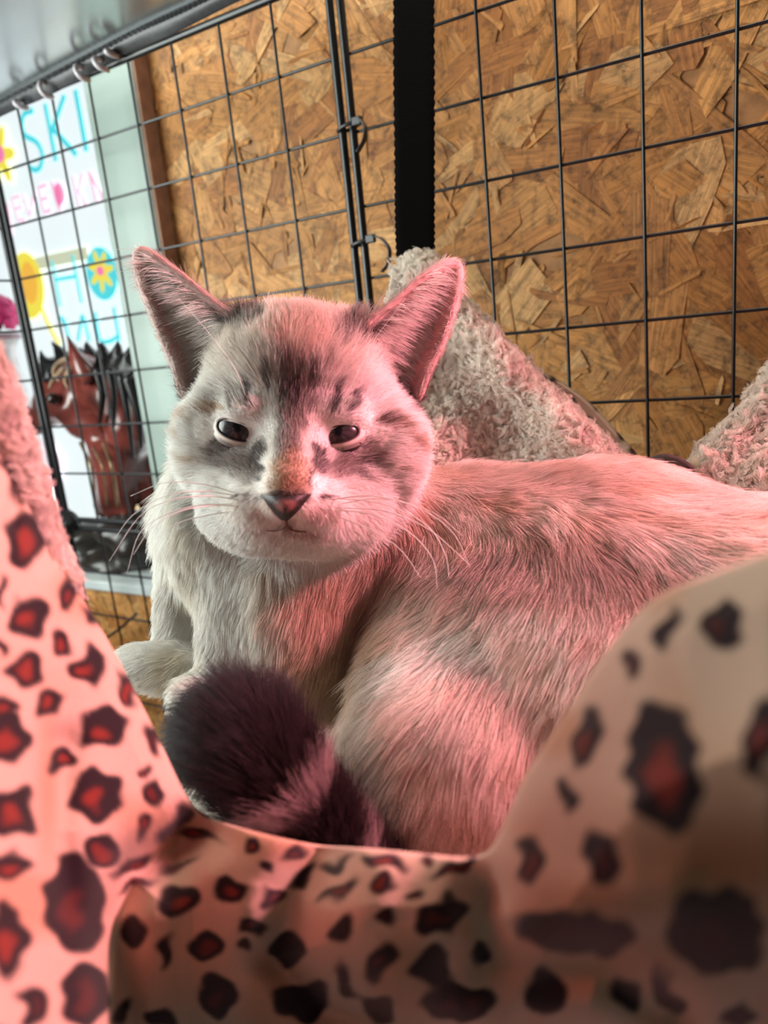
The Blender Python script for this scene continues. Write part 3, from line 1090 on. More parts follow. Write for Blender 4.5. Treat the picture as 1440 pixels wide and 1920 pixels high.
def regions(P):
    """ear side (0 none, 1 left, 2 right) with u, v on the ear; tail parameter or -1; head flag"""
    n = len(P)
    ear, eu, ev = np.zeros(n, int), np.zeros(n), np.zeros(n)
    tail = np.full(n, -1.0)
    dT = np.zeros(n)
    hx = np.linalg.norm((P - HEAD_C) / np.array([0.062, 0.062, 0.055]), axis=1)
    head = hx < 1.0
    px, py = to_px(P)
    box = (py < 760)
    for i in np.nonzero(box)[0]:
        for s, kd in ((1, KD_L), (2, KD_R)):
            _, j, d = kd.find(P[i])
            if d < 0.0040:
                ear[i] = s
                eu[i], ev[i] = (j // 36) / 29.0, (j % 36) / 35.0
    for i in np.nonzero((py > 1200) & (px < 900))[0]:
        _, j, d = KD_T.find(P[i])
        dT[i] = d
        if d < 0.0155:
            tail[i] = j / 39.0
    return ear, eu, ev, tail, head & (ear == 0)

CREAM = np.array([0.86, 0.80, 0.73])
WHITE = np.array([0.90, 0.87, 0.82])
DARK = np.array([0.055, 0.038, 0.036])
GREY = np.array([0.24, 0.188, 0.165])
TAN = np.array([0.50, 0.31, 0.18])
SAND = np.array([0.70, 0.53, 0.41])

MARKS = [  # px, py, rx, ry, angle, colour, strength
    (553, 745, 34, 62, -4, GREY, .75), (545, 800, 26, 60, -3, GREY, .55), (535, 855, 24, 45, 0, GREY, .45),
    (505, 720, 9, 26, 8, DARK, .8), (468, 738, 10, 25, 18, DARK, .8), (440, 748, 10, 20, 25, GREY, .7),
    (548, 738, 20, 30, 0, DARK, .75), (540, 700, 10, 35, 0, GREY, .7), (586, 715, 9, 28, 8, DARK, .8), (565, 680, 7, 30, 5, GREY, .6),
    (628, 748, 9, 28, 10, DARK, .8), (660, 757, 12, 15, 20, DARK, .8), (610, 690, 8, 25, 15, GREY, .5), (525, 665, 8, 25, -8, GREY, .5),
    (395, 770, 22, 7, -12, TAN, .75), (352, 790, 28, 9, -35, TAN, .65), (368, 862, 26, 7, 12, TAN, .55), (340, 830, 14, 7, -10, TAN, .4),
    (435, 855, 46, 30, 22, GREY, .85), (420, 835, 24, 14, 35, DARK, .45), (484, 862, 11, 34, 14, DARK, .9), (465, 885, 30, 22, 20, GREY, .6),
    (597, 862, 12, 30, -14, DARK, .9), (668, 852, 44, 22, -20, GREY, .85), (640, 880, 30, 22, -15, GREY, .75), (690, 868, 26, 6, 5, DARK, .6), (676, 890, 16, 5, 5, DARK, .6), (660, 838, 34, 7, -25, DARK, .5),
    (728, 795, 26, 9, 25, TAN * .6, .85), (765, 825, 24, 10, 50, TAN * .8, .7), (745, 882, 22, 6, 5, TAN, .4), (712, 790, 14, 8, 15, DARK, .6),
    (545, 885, 40, 36, 0, TAN * 1.1, .7), (540, 915, 40, 26, 0, TAN * .7, .8), (535, 932, 44, 12, 0, DARK, .85),
    (490, 884, 6, 7, 0, DARK, .9), (491, 899, 5, 5, 0, DARK, .8), (584, 887, 6, 8, 0, DARK, .9), (580, 902, 5, 5, 0, DARK, .8),
    (450, 929, 5, 4, 0, DARK, .8), (465, 931, 4, 4, 0, DARK, .8), (608, 936, 4, 5, 0, DARK, .8), (622, 932, 4, 5, 0, DARK, .8), (616, 954, 4, 4, 0, GREY, .8), (631, 950, 4, 4, 0, GREY, .8),
    (500, 960, 30, 20, 0, np.array([.62, .5, .46]), .35), (600, 965, 40, 18, 0, np.array([.62, .48, .45]), .4),
    (540, 985, 12, 14, 0, GREY, .6), (575, 998, 42, 6, 2, np.array([.42, .26, .24]), .65), (500, 995, 30, 5, 12, np.array([.45, .3, .27]), .4),
    (445, 600, 40, 34, 30, DARK, .85), (672, 625, 42, 30, -30, DARK, .85), (700, 595, 30, 14, -45, DARK, .8),
    (560, 640, 50, 40, 0, SAND, .45), (340, 730, 22, 26, 0, DARK, .75), (775, 750, 26, 26, 0, DARK, .75),
]
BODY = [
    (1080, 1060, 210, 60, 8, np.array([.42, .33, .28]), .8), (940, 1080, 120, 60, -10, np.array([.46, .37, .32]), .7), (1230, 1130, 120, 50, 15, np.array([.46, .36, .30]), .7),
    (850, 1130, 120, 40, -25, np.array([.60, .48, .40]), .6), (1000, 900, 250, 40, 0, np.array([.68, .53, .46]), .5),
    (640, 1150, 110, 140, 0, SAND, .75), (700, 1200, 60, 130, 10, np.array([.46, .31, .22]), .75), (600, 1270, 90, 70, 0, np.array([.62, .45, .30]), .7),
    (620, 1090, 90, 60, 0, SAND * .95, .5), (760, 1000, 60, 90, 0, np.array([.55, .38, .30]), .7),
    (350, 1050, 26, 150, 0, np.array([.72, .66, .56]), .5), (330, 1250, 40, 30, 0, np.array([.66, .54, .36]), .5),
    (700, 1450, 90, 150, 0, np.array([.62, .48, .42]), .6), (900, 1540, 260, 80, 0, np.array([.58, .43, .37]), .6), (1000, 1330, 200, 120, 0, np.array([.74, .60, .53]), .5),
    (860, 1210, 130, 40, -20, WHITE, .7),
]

def apply_marks(C, px, py, marks, wob, soft=0.35, tick=None):
    nx = snoise(np.stack([px, py], 1), 1 / 40.0, 11) * wob
    ny = snoise(np.stack([px, py], 1), 1 / 40.0, 12) * wob
    for (cx, cy, rx, ry, an, col, st) in marks:
        a = math.radians(an)
        dx, dy = px + nx - cx, py + ny - cy
        u = (dx * math.cos(a) + dy * math.sin(a)) / rx
        v = (-dx * math.sin(a) + dy * math.cos(a)) / ry
        w = st * smooth(1 + soft, 1 - soft, np.sqrt(u * u + v * v))
        if tick is not None:
            w = np.clip(w * tick, 0, 0.97)
        C += (np.asarray(col) - C) * w[:, None]
    return C

def coat(P, reg, jitter=True):
    ear, eu, ev, tail, head = reg
    n = len(P)
    px, py = to_px(P)
    nz = snoise(P, 30, 5)
    C = np.tile(CREAM, (n, 1))
    body = (~head) & (ear == 0) & (tail < 0)
    b = body
    Cb = np.tile(CREAM * 0.97, (b.sum(), 1))
    fl = smooth(-0.3, 0.9, snoise(P[b] * np.array([1, 2.2, 1]), 38, 8))[:, None]
    Cb += (SAND - Cb) * fl * 0.55
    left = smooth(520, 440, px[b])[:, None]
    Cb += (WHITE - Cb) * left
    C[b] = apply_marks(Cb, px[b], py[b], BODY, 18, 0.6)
    if head.any():
        Ch = np.tile(WHITE * 0.98, (head.sum(), 1))
        up = smooth(760, 640, py[head])[:, None] * 0.35
        Ch += (SAND - Ch) * up
        front = P[head][:, 2] > -0.345
        Cm = apply_marks(Ch.copy(), px[head], py[head], MARKS, 5, 0.35, rng.uniform(0.45, 1.5, head.sum()) if jitter else None)
        C[head] = np.where(front[:, None], Cm, Ch)
    e = ear > 0
    if e.any():
        edge = np.abs(eu[e] - 0.5) * 2
        inner_edge = smooth(0.72, 0.95, eu[e])
        Ce = np.tile(np.array([0.74, 0.64, 0.60]), (e.sum(), 1))
        Ce += (np.array([0.30, 0.24, 0.22]) - Ce) * (smooth(0.35, 0.8, eu[e]) * smooth(1.0, 0.3, ev[e]) * 0.7)[:, None]
        Ce += (np.array([0.12, 0.085, 0.08]) - Ce) * (smooth(0.28, 0.0, ev[e]) * smooth(0.5, 0.0, eu[e]) * 0.8)[:, None]
        C[e] = Ce
    t = tail >= 0
    if t.any():
        Ct = np.tile(np.array([0.040, 0.026, 0.030]), (t.sum(), 1))
        tv = tail[t]
        band = smooth(0.10, 0.14, np.abs(((tv * 5.2 + 0.15) % 1.0) - 0.5))
        side = smooth(455, 560, px[t] - (1450 - py[t]) * -0.55)
        lite = (1 - band) * smooth(0.62, 0.5, tv)
        Ct += (np.array([0.55, 0.42, 0.43]) - Ct) * (lite * 0.85)[:, None]
        Ct += (np.array([0.40, 0.34, 0.31]) - Ct) * (smooth(0.86, 0.96, tv) * 0.55)[:, None]
        C[t] = Ct
    C *= (1 + 0.10 * nz)[:, None]
    if jitter:
        C *= rng.normal(1, 0.10, (n, 1)).clip(0.65, 1.3)
    return C.clip(0.01, 0.95)

reg_v = regions(CV)
skin = coat(CV, reg_v, False) * 0.85
_e = reg_v[0] > 0
# inner ear skin: pink, where the shell faces the viewer
inner = _e & (CN[:, 2] > 0.0)
skin[inner] = np.array([0.60, 0.32, 0.29])
edge = inner & ((reg_v[1] < 0.06) | (reg_v[1] > 0.95))
skin[edge] = np.array([0.50, 0.33, 0.30])
CATW = CV @ CAM.T
_zmin = CATW[:, 2].min()
cat = empty('cat', W(800, 1400, 0.30))
tag(cat, 'cream white cat with grey tabby face markings and dark tail lying on the fleece', 'cat')
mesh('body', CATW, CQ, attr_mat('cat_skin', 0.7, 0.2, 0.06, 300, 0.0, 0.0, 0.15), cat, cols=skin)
bvh = BVHTree.FromPolygons([tuple(v) for v in CV], [tuple(int(i) for i in q) for q in CQ])

def hit(px, py):
    d = Vector(K(px, py, 1.0)).normalized()
    loc, nrm, _, _ = bvh.ray_cast(Vector((0, 0, 0)), d)
    return np.array(loc), np.array(nrm)

# ---- fur
ANCH = [  # px, py, depth, direction in the picture (x right, y down)
    (560, 1080, .32, 0, 1), (480, 1150, .32, -.1, 1), (680, 1150, .33, -.45, .9), (620, 1270, .32, -.8, .6), (430, 1050, .32, 0, 1), (345, 1050, .34, -.15, 1), (420, 1240, .32, 0, 1), (290, 1240, .33, -1, .15), (310, 950, .34, -.5, .9),
    (790, 950, .32, .45, .8), (900, 880, .33, 1, .05), (1000, 950, .30, .9, .35), (1150, 880, .30, 1, .15), (1300, 960, .27, 1, .3), (1420, 1000, .26, 1, .3),
    (900, 1050, .31, -.2, .9), (1050, 1070, .29, -.25, .9), (1250, 1120, .26, -.3, .9), (760, 1180, .31, -.9, .5), (850, 1160, .30, -.7, .7), (950, 1200, .28, -.5, .85), (1100, 1250, .26, -.25, 1),
    (700, 1330, .28, -.6, .8), (760, 1450, .25, -.15, 1), (900, 1450, .24, -.2, 1), (1050, 1400, .25, -.3, 1), (1150, 1500, .25, -.3, 1),
]
AP = np.array([K(a[0], a[1], a[2]) for a in ANCH])
AD = np.array([(a[3], -a[4], 0.0) for a in ANCH])
AD /= np.linalg.norm(AD, axis=1)[:, None]

EYES = [(450, 808), (640, 814)]
def grow(count, weight):
    P, N = scatter(CV, CN, CQ, count, weight)
    px, py = to_px(P)
    reg = regions(P)
    ear, eu, ev, tail, head = reg
    keep = np.ones(len(P), bool)
    for ex, ey in EYES:
        keep &= ~(((px - ex) / 42) ** 2 + ((py - ey) / 21) ** 2 < 1)
    nose = (np.abs(px - 536) < 42 - (py - 930).clip(0, 60) * 0.7) & (py > 930) & (py < 978) & (P[:, 2] > -0.275)
    keep &= ~nose
    inn = (ear > 0) & (N[:, 2] > 0)
    keep &= ~(inn & (rng.uniform(size=len(P)) < 0.85))
    P, N, px, py = P[keep], N[keep], px[keep], py[keep]
    reg = tuple(r[keep] for r in reg)
    ear, eu, ev, tail, head = reg
    n = len(P)
    # comb direction
    D = np.zeros((n, 3))
    d2 = ((P[:, None, :] - AP[None]) ** 2).sum(2)
    w = np.exp(-d2 / (2 * 0.024 ** 2)) + 1e-9
    D = (w[:, :, None] * AD[None]).sum(1) / w.sum(1)[:, None]
    h = head
    Dh = P - NOSE_P
    Dh /= np.linalg.norm(Dh, axis=1)[:, None] + 1e-9
    Dh[:, 1] -= 0.25 * smooth(880, 960, py)
    # hair on the bridge of the nose lies straight up towards the forehead
    br = np.exp(-((px - 548) / 60) ** 2) * (py < 930)
    Dh += br[:, None] * np.array([0.03, 0.8, 0])
    hw = smooth(1.06, 0.9, np.linalg.norm((P - HEAD_C) / np.array([0.062, 0.062, 0.055]), axis=1))
    D = np.where(h[:, None], Dh, D)
    e = ear > 0
    for s, G in ((1, EAR_L), (2, EAR_R)):
        m = ear == s
        if m.any():
            ia = (eu[m] * 29).astype(int).clip(0, 28)
            ib = (ev[m] * 35).astype(int).clip(0, 34)
            across = G[ia, ib] - G[(ia + 1), ib]                # from inner edge to outer edge
            along = G[ia, ib + 1] - G[ia, ib]
            across /= np.linalg.norm(across, axis=1)[:, None] + 1e-9
            along /= np.linalg.norm(along, axis=1)[:, None] + 1e-9
            mix = np.where(N[m][:, 2:3] > 0, 0.75, 0.2)
            D[m] = across * mix + along * (1 - mix) + np.array([0, 0, 0.15])
    t = tail >= 0
    if t.any():
        ti = (tail[t] * 39).astype(int).clip(0, 38)
        D[t] = TAIL_S[ti + 1] - TAIL_S[ti]
    D += 0.22 * np.stack([snoise(P, 45, s) for s in (21, 22, 23)], 1) * np.linalg.norm(D, axis=1)[:, None]
    D += rng.normal(0, 0.13, (n, 3)) * np.linalg.norm(D, axis=1)[:, None]
    D -= N * (D * N).sum(1)[:, None]
    D /= np.linalg.norm(D, axis=1)[:, None] + 1e-9
    # length and lift
    L = np.full(n, 0.0125)
    L = np.where(py < 1000, 0.0115, L)
    leg = (px < 480) & (py > 1000) & (tail < 0)
    L[leg] = 0.0070
    L[(py > 1230) & (px > 640)] = 0.0150
    rad = np.linalg.norm(P - NOSE_P, axis=1)
    Lh = np.interp(rad, [0.008, 0.02, 0.035, 0.055, 0.075], [0.0014, 0.0026, 0.0042, 0.0080, 0.0110])
    L[h] = Lh[h]
    for ex, ey in EYES:
        q = np.sqrt(((px - ex) / 45) ** 2 + ((py - ey) / 25) ** 2)
        near = h & (q < 1.9)
        L[near] = np.minimum(L[near], 0.0012 + 0.0022 * (q[near] - 1))
    L[e] = 0.0035
    ein = e & (N[:, 2] > 0)
    L[ein] = 0.0045 + 0.007 * smooth(0.2, 0.9, eu[ein]) * smooth(1.0, 0.5, ev[ein])
    L[t] = 0.0125
    L *= rng.normal(1, 0.18, n).clip(0.5, 1.5)
    lift = np.full(n, 0.42)
    lift[h] = 0.34
    lift[e] = 0.25
    lift[t] = 0.75
    lift *= rng.normal(1, 0.25, n).clip(0.3, 1.8)
    m = 6
    tt = np.linspace(0, 1, m)
    H = np.zeros((n, m, 3))
    droop = np.where(t, 0.1, 0.35)
    for i, s in enumerate(tt):
        H[:, i] = P + (N * (lift * (s - droop * 0.8 * s * s))[:, None] + D * (s * (1 - 0.25 * lift * (1 - s)))[:, None] + np.array([0, -1.0, 0]) * (0.10 * s * s)) * L[:, None]
    H[:, :, :] += (snoise(P, 160, 31)[:, None, None] * D[:, None, [1, 2, 0]]) * (tt ** 2)[None, :, None] * L[:, None, None] * 0.12
    return H, reg, P, L

facing = (CN * (-CV / np.linalg.norm(CV, axis=1)[:, None])).sum(1)
wt = np.where(facing > -0.35, 1.0, 0.12)
hd = np.linalg.norm((CV - HEAD_C) / np.array([0.062, 0.062, 0.055]), axis=1) < 1.0
wt = wt * np.where(hd, 2.6, 1.0) * np.where(reg_v[0] > 0, 1.2, 1.0) * np.where(reg_v[3] >= 0, 1.6, 1.0)
NH = 330000
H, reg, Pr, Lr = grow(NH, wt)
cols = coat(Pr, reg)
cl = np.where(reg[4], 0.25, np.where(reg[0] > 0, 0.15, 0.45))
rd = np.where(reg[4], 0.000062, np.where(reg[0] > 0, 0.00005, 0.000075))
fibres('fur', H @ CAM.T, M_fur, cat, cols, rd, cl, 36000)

# long pale hairs fanning across the inside of the ears
def ear_tufts():
    HH, CC = [], []
    for G, sgn in ((EAR_L, -1), (EAR_R, 1)):
        n = 4800
        a, b = rng.beta(1.8, 1.3, n), rng.beta(1.2, 2.2, n) * 0.85
        ia, ib = (a * 28).astype(int), (b * 33).astype(int)
        P = G[ia, ib] + np.array([0, 0, 0.0030])
        ac = G[np.maximum(ia - 9, 0), ib] - G[ia, ib]
        ac += (G[ia, ib + 1] - G[ia, ib]) * 1.5
        ac /= np.linalg.norm(ac, axis=1)[:, None] + 1e-9
        ac[:, 2] = np.abs(ac[:, 2]) * 0.3 + 0.38
        ac += rng.normal(0, .14, (n, 3))
        L = rng.uniform(0.006, 0.017, n) * (0.5 + 0.6 * a)
        tt = np.linspace(0, 1, 6)
        H = P[:, None] + ac[:, None] * (L[:, None] * tt)[:, :, None]
        H[:, :, 1] -= (L[:, None] * (tt ** 2) * 0.22)
        H[:, :, 2] -= (L[:, None] * (tt ** 2) * 0.15)
        HH.append(H)
        CC.append(np.tile([0.88, 0.82, 0.78], (n, 1)) * rng.uniform(.75, 1.1, (n, 1)))
    fibres('ear_tufts', np.concatenate(HH) @ CAM.T, M_fur, cat, np.concatenate(CC), 0.00011, 0.45, 500, 0.2)
ear_tufts()

# ---- eyes with lids
def eye(px, py, ang, wpx, up, lowp, label):
    p, nrm = hit(px, py)
    R = 0.0100
    d = -p[2]
    # eyeball set into the socket
    surf, _ = hit(px, py - 34)
    depth = -surf[2] + 0.0030
    c = K(px, py + 2, depth - 0.0006 + R)
    seg, rng_ = 40, 22
    V, C, Fc = [], [], []
    gaze = np.array([0.02, -0.10, 1.0])
    gaze /= np.linalg.norm(gaze)
    for i in range(rng_):
        t = math.pi * 0.62 * i / (rng_ - 1)
        for k in range(seg):
            a = 2 * math.pi * k / seg
            v = np.array([math.sin(t) * math.cos(a), math.sin(t) * math.sin(a), math.cos(t)])
            V.append(c + R * v)
            q = v[:2] - np.array([0.06 if px < 550 else 0.0, 0.12])
            rr = math.hypot(*q)
            pup = math.hypot(q[0] / 0.15, q[1] / 0.30)
            if pup < 1:
                col = (0.008, 0.008, 0.010)
            elif rr < 0.66:
                s = 0.75 + 0.25 * math.sin(a * 9 + 5 * rr)
                col = np.array((0.058, 0.050, 0.054)) * s * (1.25 - 0.7 * rr)
            else:
                col = (0.035, 0.018, 0.018)
            C.append(col)
    Fc = []
    for i in range(rng_ - 1):
        for k in range(seg):
            k2 = (k + 1) % seg
            Fc.append((i * seg + k, (i + 1) * seg + k, (i + 1) * seg + k2, i * seg + k2))
    m = attr_mat('wet_eye', 0.22, 0.3, 0.05, 900)
    m.node_tree.nodes['Principled BSDF'].inputs['Coat Weight'].default_value = 0.0
    eo = mesh('eye', np.array(V) @ CAM.T, Fc, m, cat, cols=np.array(C))
    tag(eo, 'half closed dark grey eye')
    # lids: rings from the almond opening out over the socket
    n = 48
    Vl, Cl = [], []
    a0 = math.radians(ang)
    rings = [(0.97, 0.0002, 0), (1.0, 0.0006, 0), (1.06, 0.0007, 0), (1.12, 0.0006, 1), (1.20, 0.0004, 2), (1.32, 0.0, 3), (1.5, 0.0, 3)]
    for s, off, kind in rings:
        for k in range(n):
            t = 2 * math.pi * k / n
            x = math.cos(t)
            y = math.sin(t)
            yy = (up if y > 0 else lowp) * (abs(y) ** 0.85) * (1 if y > 0 else -1)
            ex = wpx * x * s
            ey = yy * s + (s - 1) * 14 * (1 if y > 0 else -1) * abs(y)
            dx, dy = ex * math.cos(a0) - ey * math.sin(a0), ex * math.sin(a0) + ey * math.cos(a0)
            X, Y = dx * depth / F, dy * depth / F
            zz = R * R * 1.02 - X * X - Y * Y
            z = math.sqrt(max(zz, (0.30 * R) ** 2)) + off
            q = c + np.array([X, Y, z])
            if s > 1.1:
                qx, qy = to_px(q)
                hp, _ = hit(float(qx[0]), float(qy[0]))
                f_ = min((s - 1.1) / 0.28, 1.0)
                zs = math.sqrt(max(R * R - X * X - Y * Y, 0.0))
                dd = (1 - f_) * -q[2] + f_ * (-hp[2] + 0.0006 * f_ - 0.0012 * (1 - f_))
                q = K(float(qx[0]), float(qy[0]), min(dd, -(c[2] + zs) - 0.0006) if zs > 0 else dd)
            Vl.append(q)
            if kind == 0:
                Cl.append((0.030, 0.016, 0.016))
            elif kind == 1:
                Cl.append((0.20, 0.13, 0.12) if y > 0.1 else (0.60, 0.50, 0.45))
            elif kind == 2:
                Cl.append((0.50, 0.41, 0.37) if y > 0.1 else (0.66, 0.57, 0.50))
            else:
                qx, qy = to_px(Vl[-1])
                Cl.append(tuple(apply_marks(np.array([[0.72, 0.66, 0.60]]), qx, qy, MARKS, 5)[0]))
    Fl = []
    for i in range(len(rings) - 1):
        for k in range(n):
            k2 = (k + 1) % n
            Fl.append((i * n + k, i * n + k2, (i + 1) * n + k2, (i + 1) * n + k))
    mesh('eyelid', np.array(Vl) @ CAM.T, Fl, attr_mat('eyelid_skin', 0.6, 0.3, 0.1, 500), cat, cols=np.array(Cl))
eye(450, 806, -18, 38, 13, 20, 'l')
eye(637, 814, 10, 38, 11, 18, 'r')

# ---- nose leather
def nose():
    n, m = 25, 17
    V, C = [], []
    for i in range(n):
        for j in range(m):
            u, v = i / (n - 1) * 2 - 1, j / (m - 1)
            half = 45 * (1 - v) ** 0.8 + 4
            x = 536 + u * half - 2 * v
            y = 931 + 46 * v - 5 * (1 - v) * abs(u) ** 2
            bulge = (1 - u * u) * math.sin(math.pi * min(v * 0.8 + 0.12, 1)) * 0.0034
            p, _ = hit(x, y)
            V.append(K(x, y, -p[2] - 0.0008 - bulge))
            pinkish = float(smooth(0.80, 0.30, np.array(math.hypot(u * 1.05, (v - 0.40) * 2.2)))) * (0.25 if abs(u) < 0.10 and v > 0.45 else 1)
            C.append(np.array([0.022, 0.012, 0.012]) * (1 - pinkish) + np.array([0.26, 0.115, 0.105]) * pinkish)
    mesh('nose', np.array(V) @ CAM.T, [q[::-1] for q in grid_faces(n, m)], attr_mat('nose_leather', 0.5, 0.35, 0.15, 900, 0.3), cat, cols=np.array(C))
    Mm = plain('dark_lip', (0.16, 0.07, 0.06), 0.6)
    for pts in ([(536, 974), (537, 983), (541, 990), (556, 996), (575, 997)], [(536, 974), (535, 983), (530, 990), (516, 995), (500, 995)]):
        sp = spline(pts, 20)
        P = []
        for a, b in sp:
            h_, _ = hit(a, b)
            P.append(h_ + np.array([0, 0, 0.0010]))
        tube('mouth_line', np.array(P) @ CAM.T, np.linspace(0.0008, 0.0002, 20), Mm, cat, 6)
nose()

# ---- whiskers
Mw = plain('whisker', (0.90, 0.88, 0.84), 0.4, 0.05)
WHISK = [
    [(446, 930, .276), (380, 921, .27), (310, 930, .268), (250, 965, .27), (215, 1010, .272)],
    [(450, 938, .275), (390, 930, .268), (320, 938, .264), (262, 968, .264), (205, 1052, .266)],
    [(440, 945, .277), (370, 948, .27), (310, 965, .268), (262, 1000, .268), (238, 1075, .27)],
    [(452, 950, .275), (400, 948, .268), (340, 958, .262), (285, 990, .26), (250, 1040, .262)],
    [(444, 925, .278), (380, 908, .275), (310, 905, .274), (245, 930, .276)],
    [(440, 958, .278), (380, 968, .272), (325, 985, .27), (280, 1020, .27)],
    [(612, 938, .276), (700, 930, .268), (790, 955, .264), (850, 1000, .262), (882, 1065, .262)],
    [(624, 934, .278), (720, 945, .27), (800, 985, .266), (835, 1040, .264), (842, 1085, .264)],
    [(618, 955, .276), (700, 965, .268), (770, 1000, .263), (812, 1050, .26), (820, 1105, .26)],
    [(632, 952, .278), (720, 958, .272), (800, 990, .268), (860, 1040, .266), (880, 1060, .266)],
    [(628, 946, .278), (720, 935, .272), (810, 960, .27), (868, 1005, .27)],
    [(610, 962, .277), (690, 990, .27), (750, 1030, .266), (790, 1085, .265)],
    [(468, 768, .286), (440, 690, .28), (380, 610, .282), (335, 560, .286)],
    [(640, 768, .286), (670, 700, .28), (700, 640, .282), (760, 560, .286)],
]
for w in WHISK:
    s = spline(w, 22)
    thin = 0.5 if w[0][1] < 800 else 1.0
    tube('whisker', np.array([W(*p) for p in s]), np.linspace(0.00025, 0.00008, 22) * thin, Mw, cat, 5)

# ================================================================== HAMMOCK BED: leopard print outside, sherpa fleece inside
ham = empty('cat_hammock', W(800, 1650, 0.30))
tag(ham, 'leopard print cat hammock with cream sherpa lining hung by a strap', 'hammock')
SP = [  # printed spots and painted fold shade: px, py, rx, ry, angle, red-brown heart
    (48, 1010, 45, 48, -20, 1), (2, 1110, 10, 32, 0, 0), (55, 1157, 38, 38, 0, 1), (128, 1118, 24, 28, 0, .7), (168, 1160, 12, 18, -30, 0), (113, 1210, 21, 25, 0, 1), (-2, 1208, 10, 16, 0, 0), (50, 1258, 32, 30, 20, 1), (167, 1250, 33, 33, 0, 1), (238, 1292, 14, 34, -25, 1), (92, 1318, 27, 29, 0, 1), (5, 1322, 26, 26, 0, 1), (192, 1365, 50, 40, 0, 1), (10, 1385, 48, 46, 0, 1), (18, 905, 9, 50, -25, .2),  # last entry is fold shade painted in, not print
    (117, 1422, 30, 26, -30, 1), (182, 1490, 54, 48, 0, 1), (22, 1522, 48, 50, 0, 1), (267, 1441, 14, 14, 0, .6), (290, 1487, 23, 22, 0, .5), (272, 1550, 16, 27, 0, 1), (195, 1595, 31, 28, 0, 1), (20, 1625, 44, 28, 0, 1), (288, 1393, 12, 32, -20, .2), (330, 1540, 13, 44, 35, 0),  # last entry paints the dark band along the fold
    (138, 1693, 58, 95, 0, .35), (15, 1765, 40, 72, 0, 1), (247, 1747, 27, 33, 0, 0), (160, 1865, 46, 60, 0, .3), (60, 1885, 28, 44, -30, .2), (310, 1783, 13, 28, 20, 0), (338, 1687, 42, 34, -10, 1), (433, 1673, 28, 30, 0, 1), (388, 1773, 28, 30, 0, .6), (408, 1868, 42, 38, 20, .3), (305, 1912, 32, 24, 0, 0), (372, 1567, 38, 13, 5, 1), (330, 1622, 34, 9, -25, .6), (245, 1623, 42, 13, -25, .6), (262, 1660, 34, 9, -18, .4), (233, 1890, 15, 26, 20, 0), (468, 1588, 21, 22, 0, 1),
    (550, 1601, 22, 11, -15, .4), (507, 1628, 16, 13, 0, 0), (513, 1682, 25, 17, 0, .4), (470, 1737, 25, 20, 0, .4), (462, 1780, 17, 13, 0, .4), (570, 1640, 36, 11, -35, 0), (633, 1620, 28, 10, -25, 0), (637, 1672, 38, 12, -35, .7), (723, 1615, 42, 17, 5, 1), (719, 1657, 22, 15, 0, 1), (855, 1625, 54, 11, -22, .6), (805, 1613, 13, 9, 0, .6), (777, 1681, 17, 10, -30, .5), (721, 1718, 20, 17, 0, .4), (645, 1742, 18, 34, 8, 0), (826, 1718, 48, 32, -15, .3), (545, 1780, 32, 34, 0, 0), (711, 1800, 22, 40, 15, .3), (563, 1875, 56, 36, 0, 0), (648, 1838, 14, 42, -35, 0), (705, 1895, 36, 22, 30, 0), (812, 1811, 38, 40, 0, 0), (850, 1880, 60, 40, 0, .3), (902, 1788, 18, 24, -30, 0),
    (995, 1613, 23, 46, 0, .6), (1128, 1609, 34, 60, -25, .3), (1075, 1748, 118, 42, 6, .1), (1343, 1746, 92, 84, 20, .15), (1021, 1862, 42, 40, 0, 0), (892, 1880, 42, 30, 0, .2), (1174, 1865, 34, 26, 30, 0), (1250, 1858, 19, 48, -30, 0), (1062, 1490, 18, 36, -15, 0), (1245, 1440, 72, 128, -8, 1), (1100, 1385, 24, 62, 20, .7), (1355, 1172, 44, 44, 30, .3), (1253, 1183, 19, 42, 20, 0), (1180, 1242, 15, 32, 15, .3), (1428, 1380, 36, 82, 12, .6), (1390, 1905, 40, 20, 0, 0),
]
_g = np.random.default_rng(4)
for q in range(700):                            # the print goes on outside the picture
    x, y = _g.uniform(-700, 2100), _g.uniform(500, 2500)
    if -40 < x < 1480 and y < 1940:
        continue
    if all((x - s[0]) ** 2 + (y - s[1]) ** 2 > (max(s[2], s[3]) + 48) ** 2 for s in SP):
        r = _g.uniform(22, 46)
        SP.append((x, y, r, r * _g.uniform(.7, 1.2), _g.uniform(-40, 40), float(_g.random() < .6)))
SPA = np.array(SP)
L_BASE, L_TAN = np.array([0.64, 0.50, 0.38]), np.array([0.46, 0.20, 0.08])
L_DARK, L_RED = np.array([0.020, 0.013, 0.016]), np.array([0.20, 0.032, 0.022])

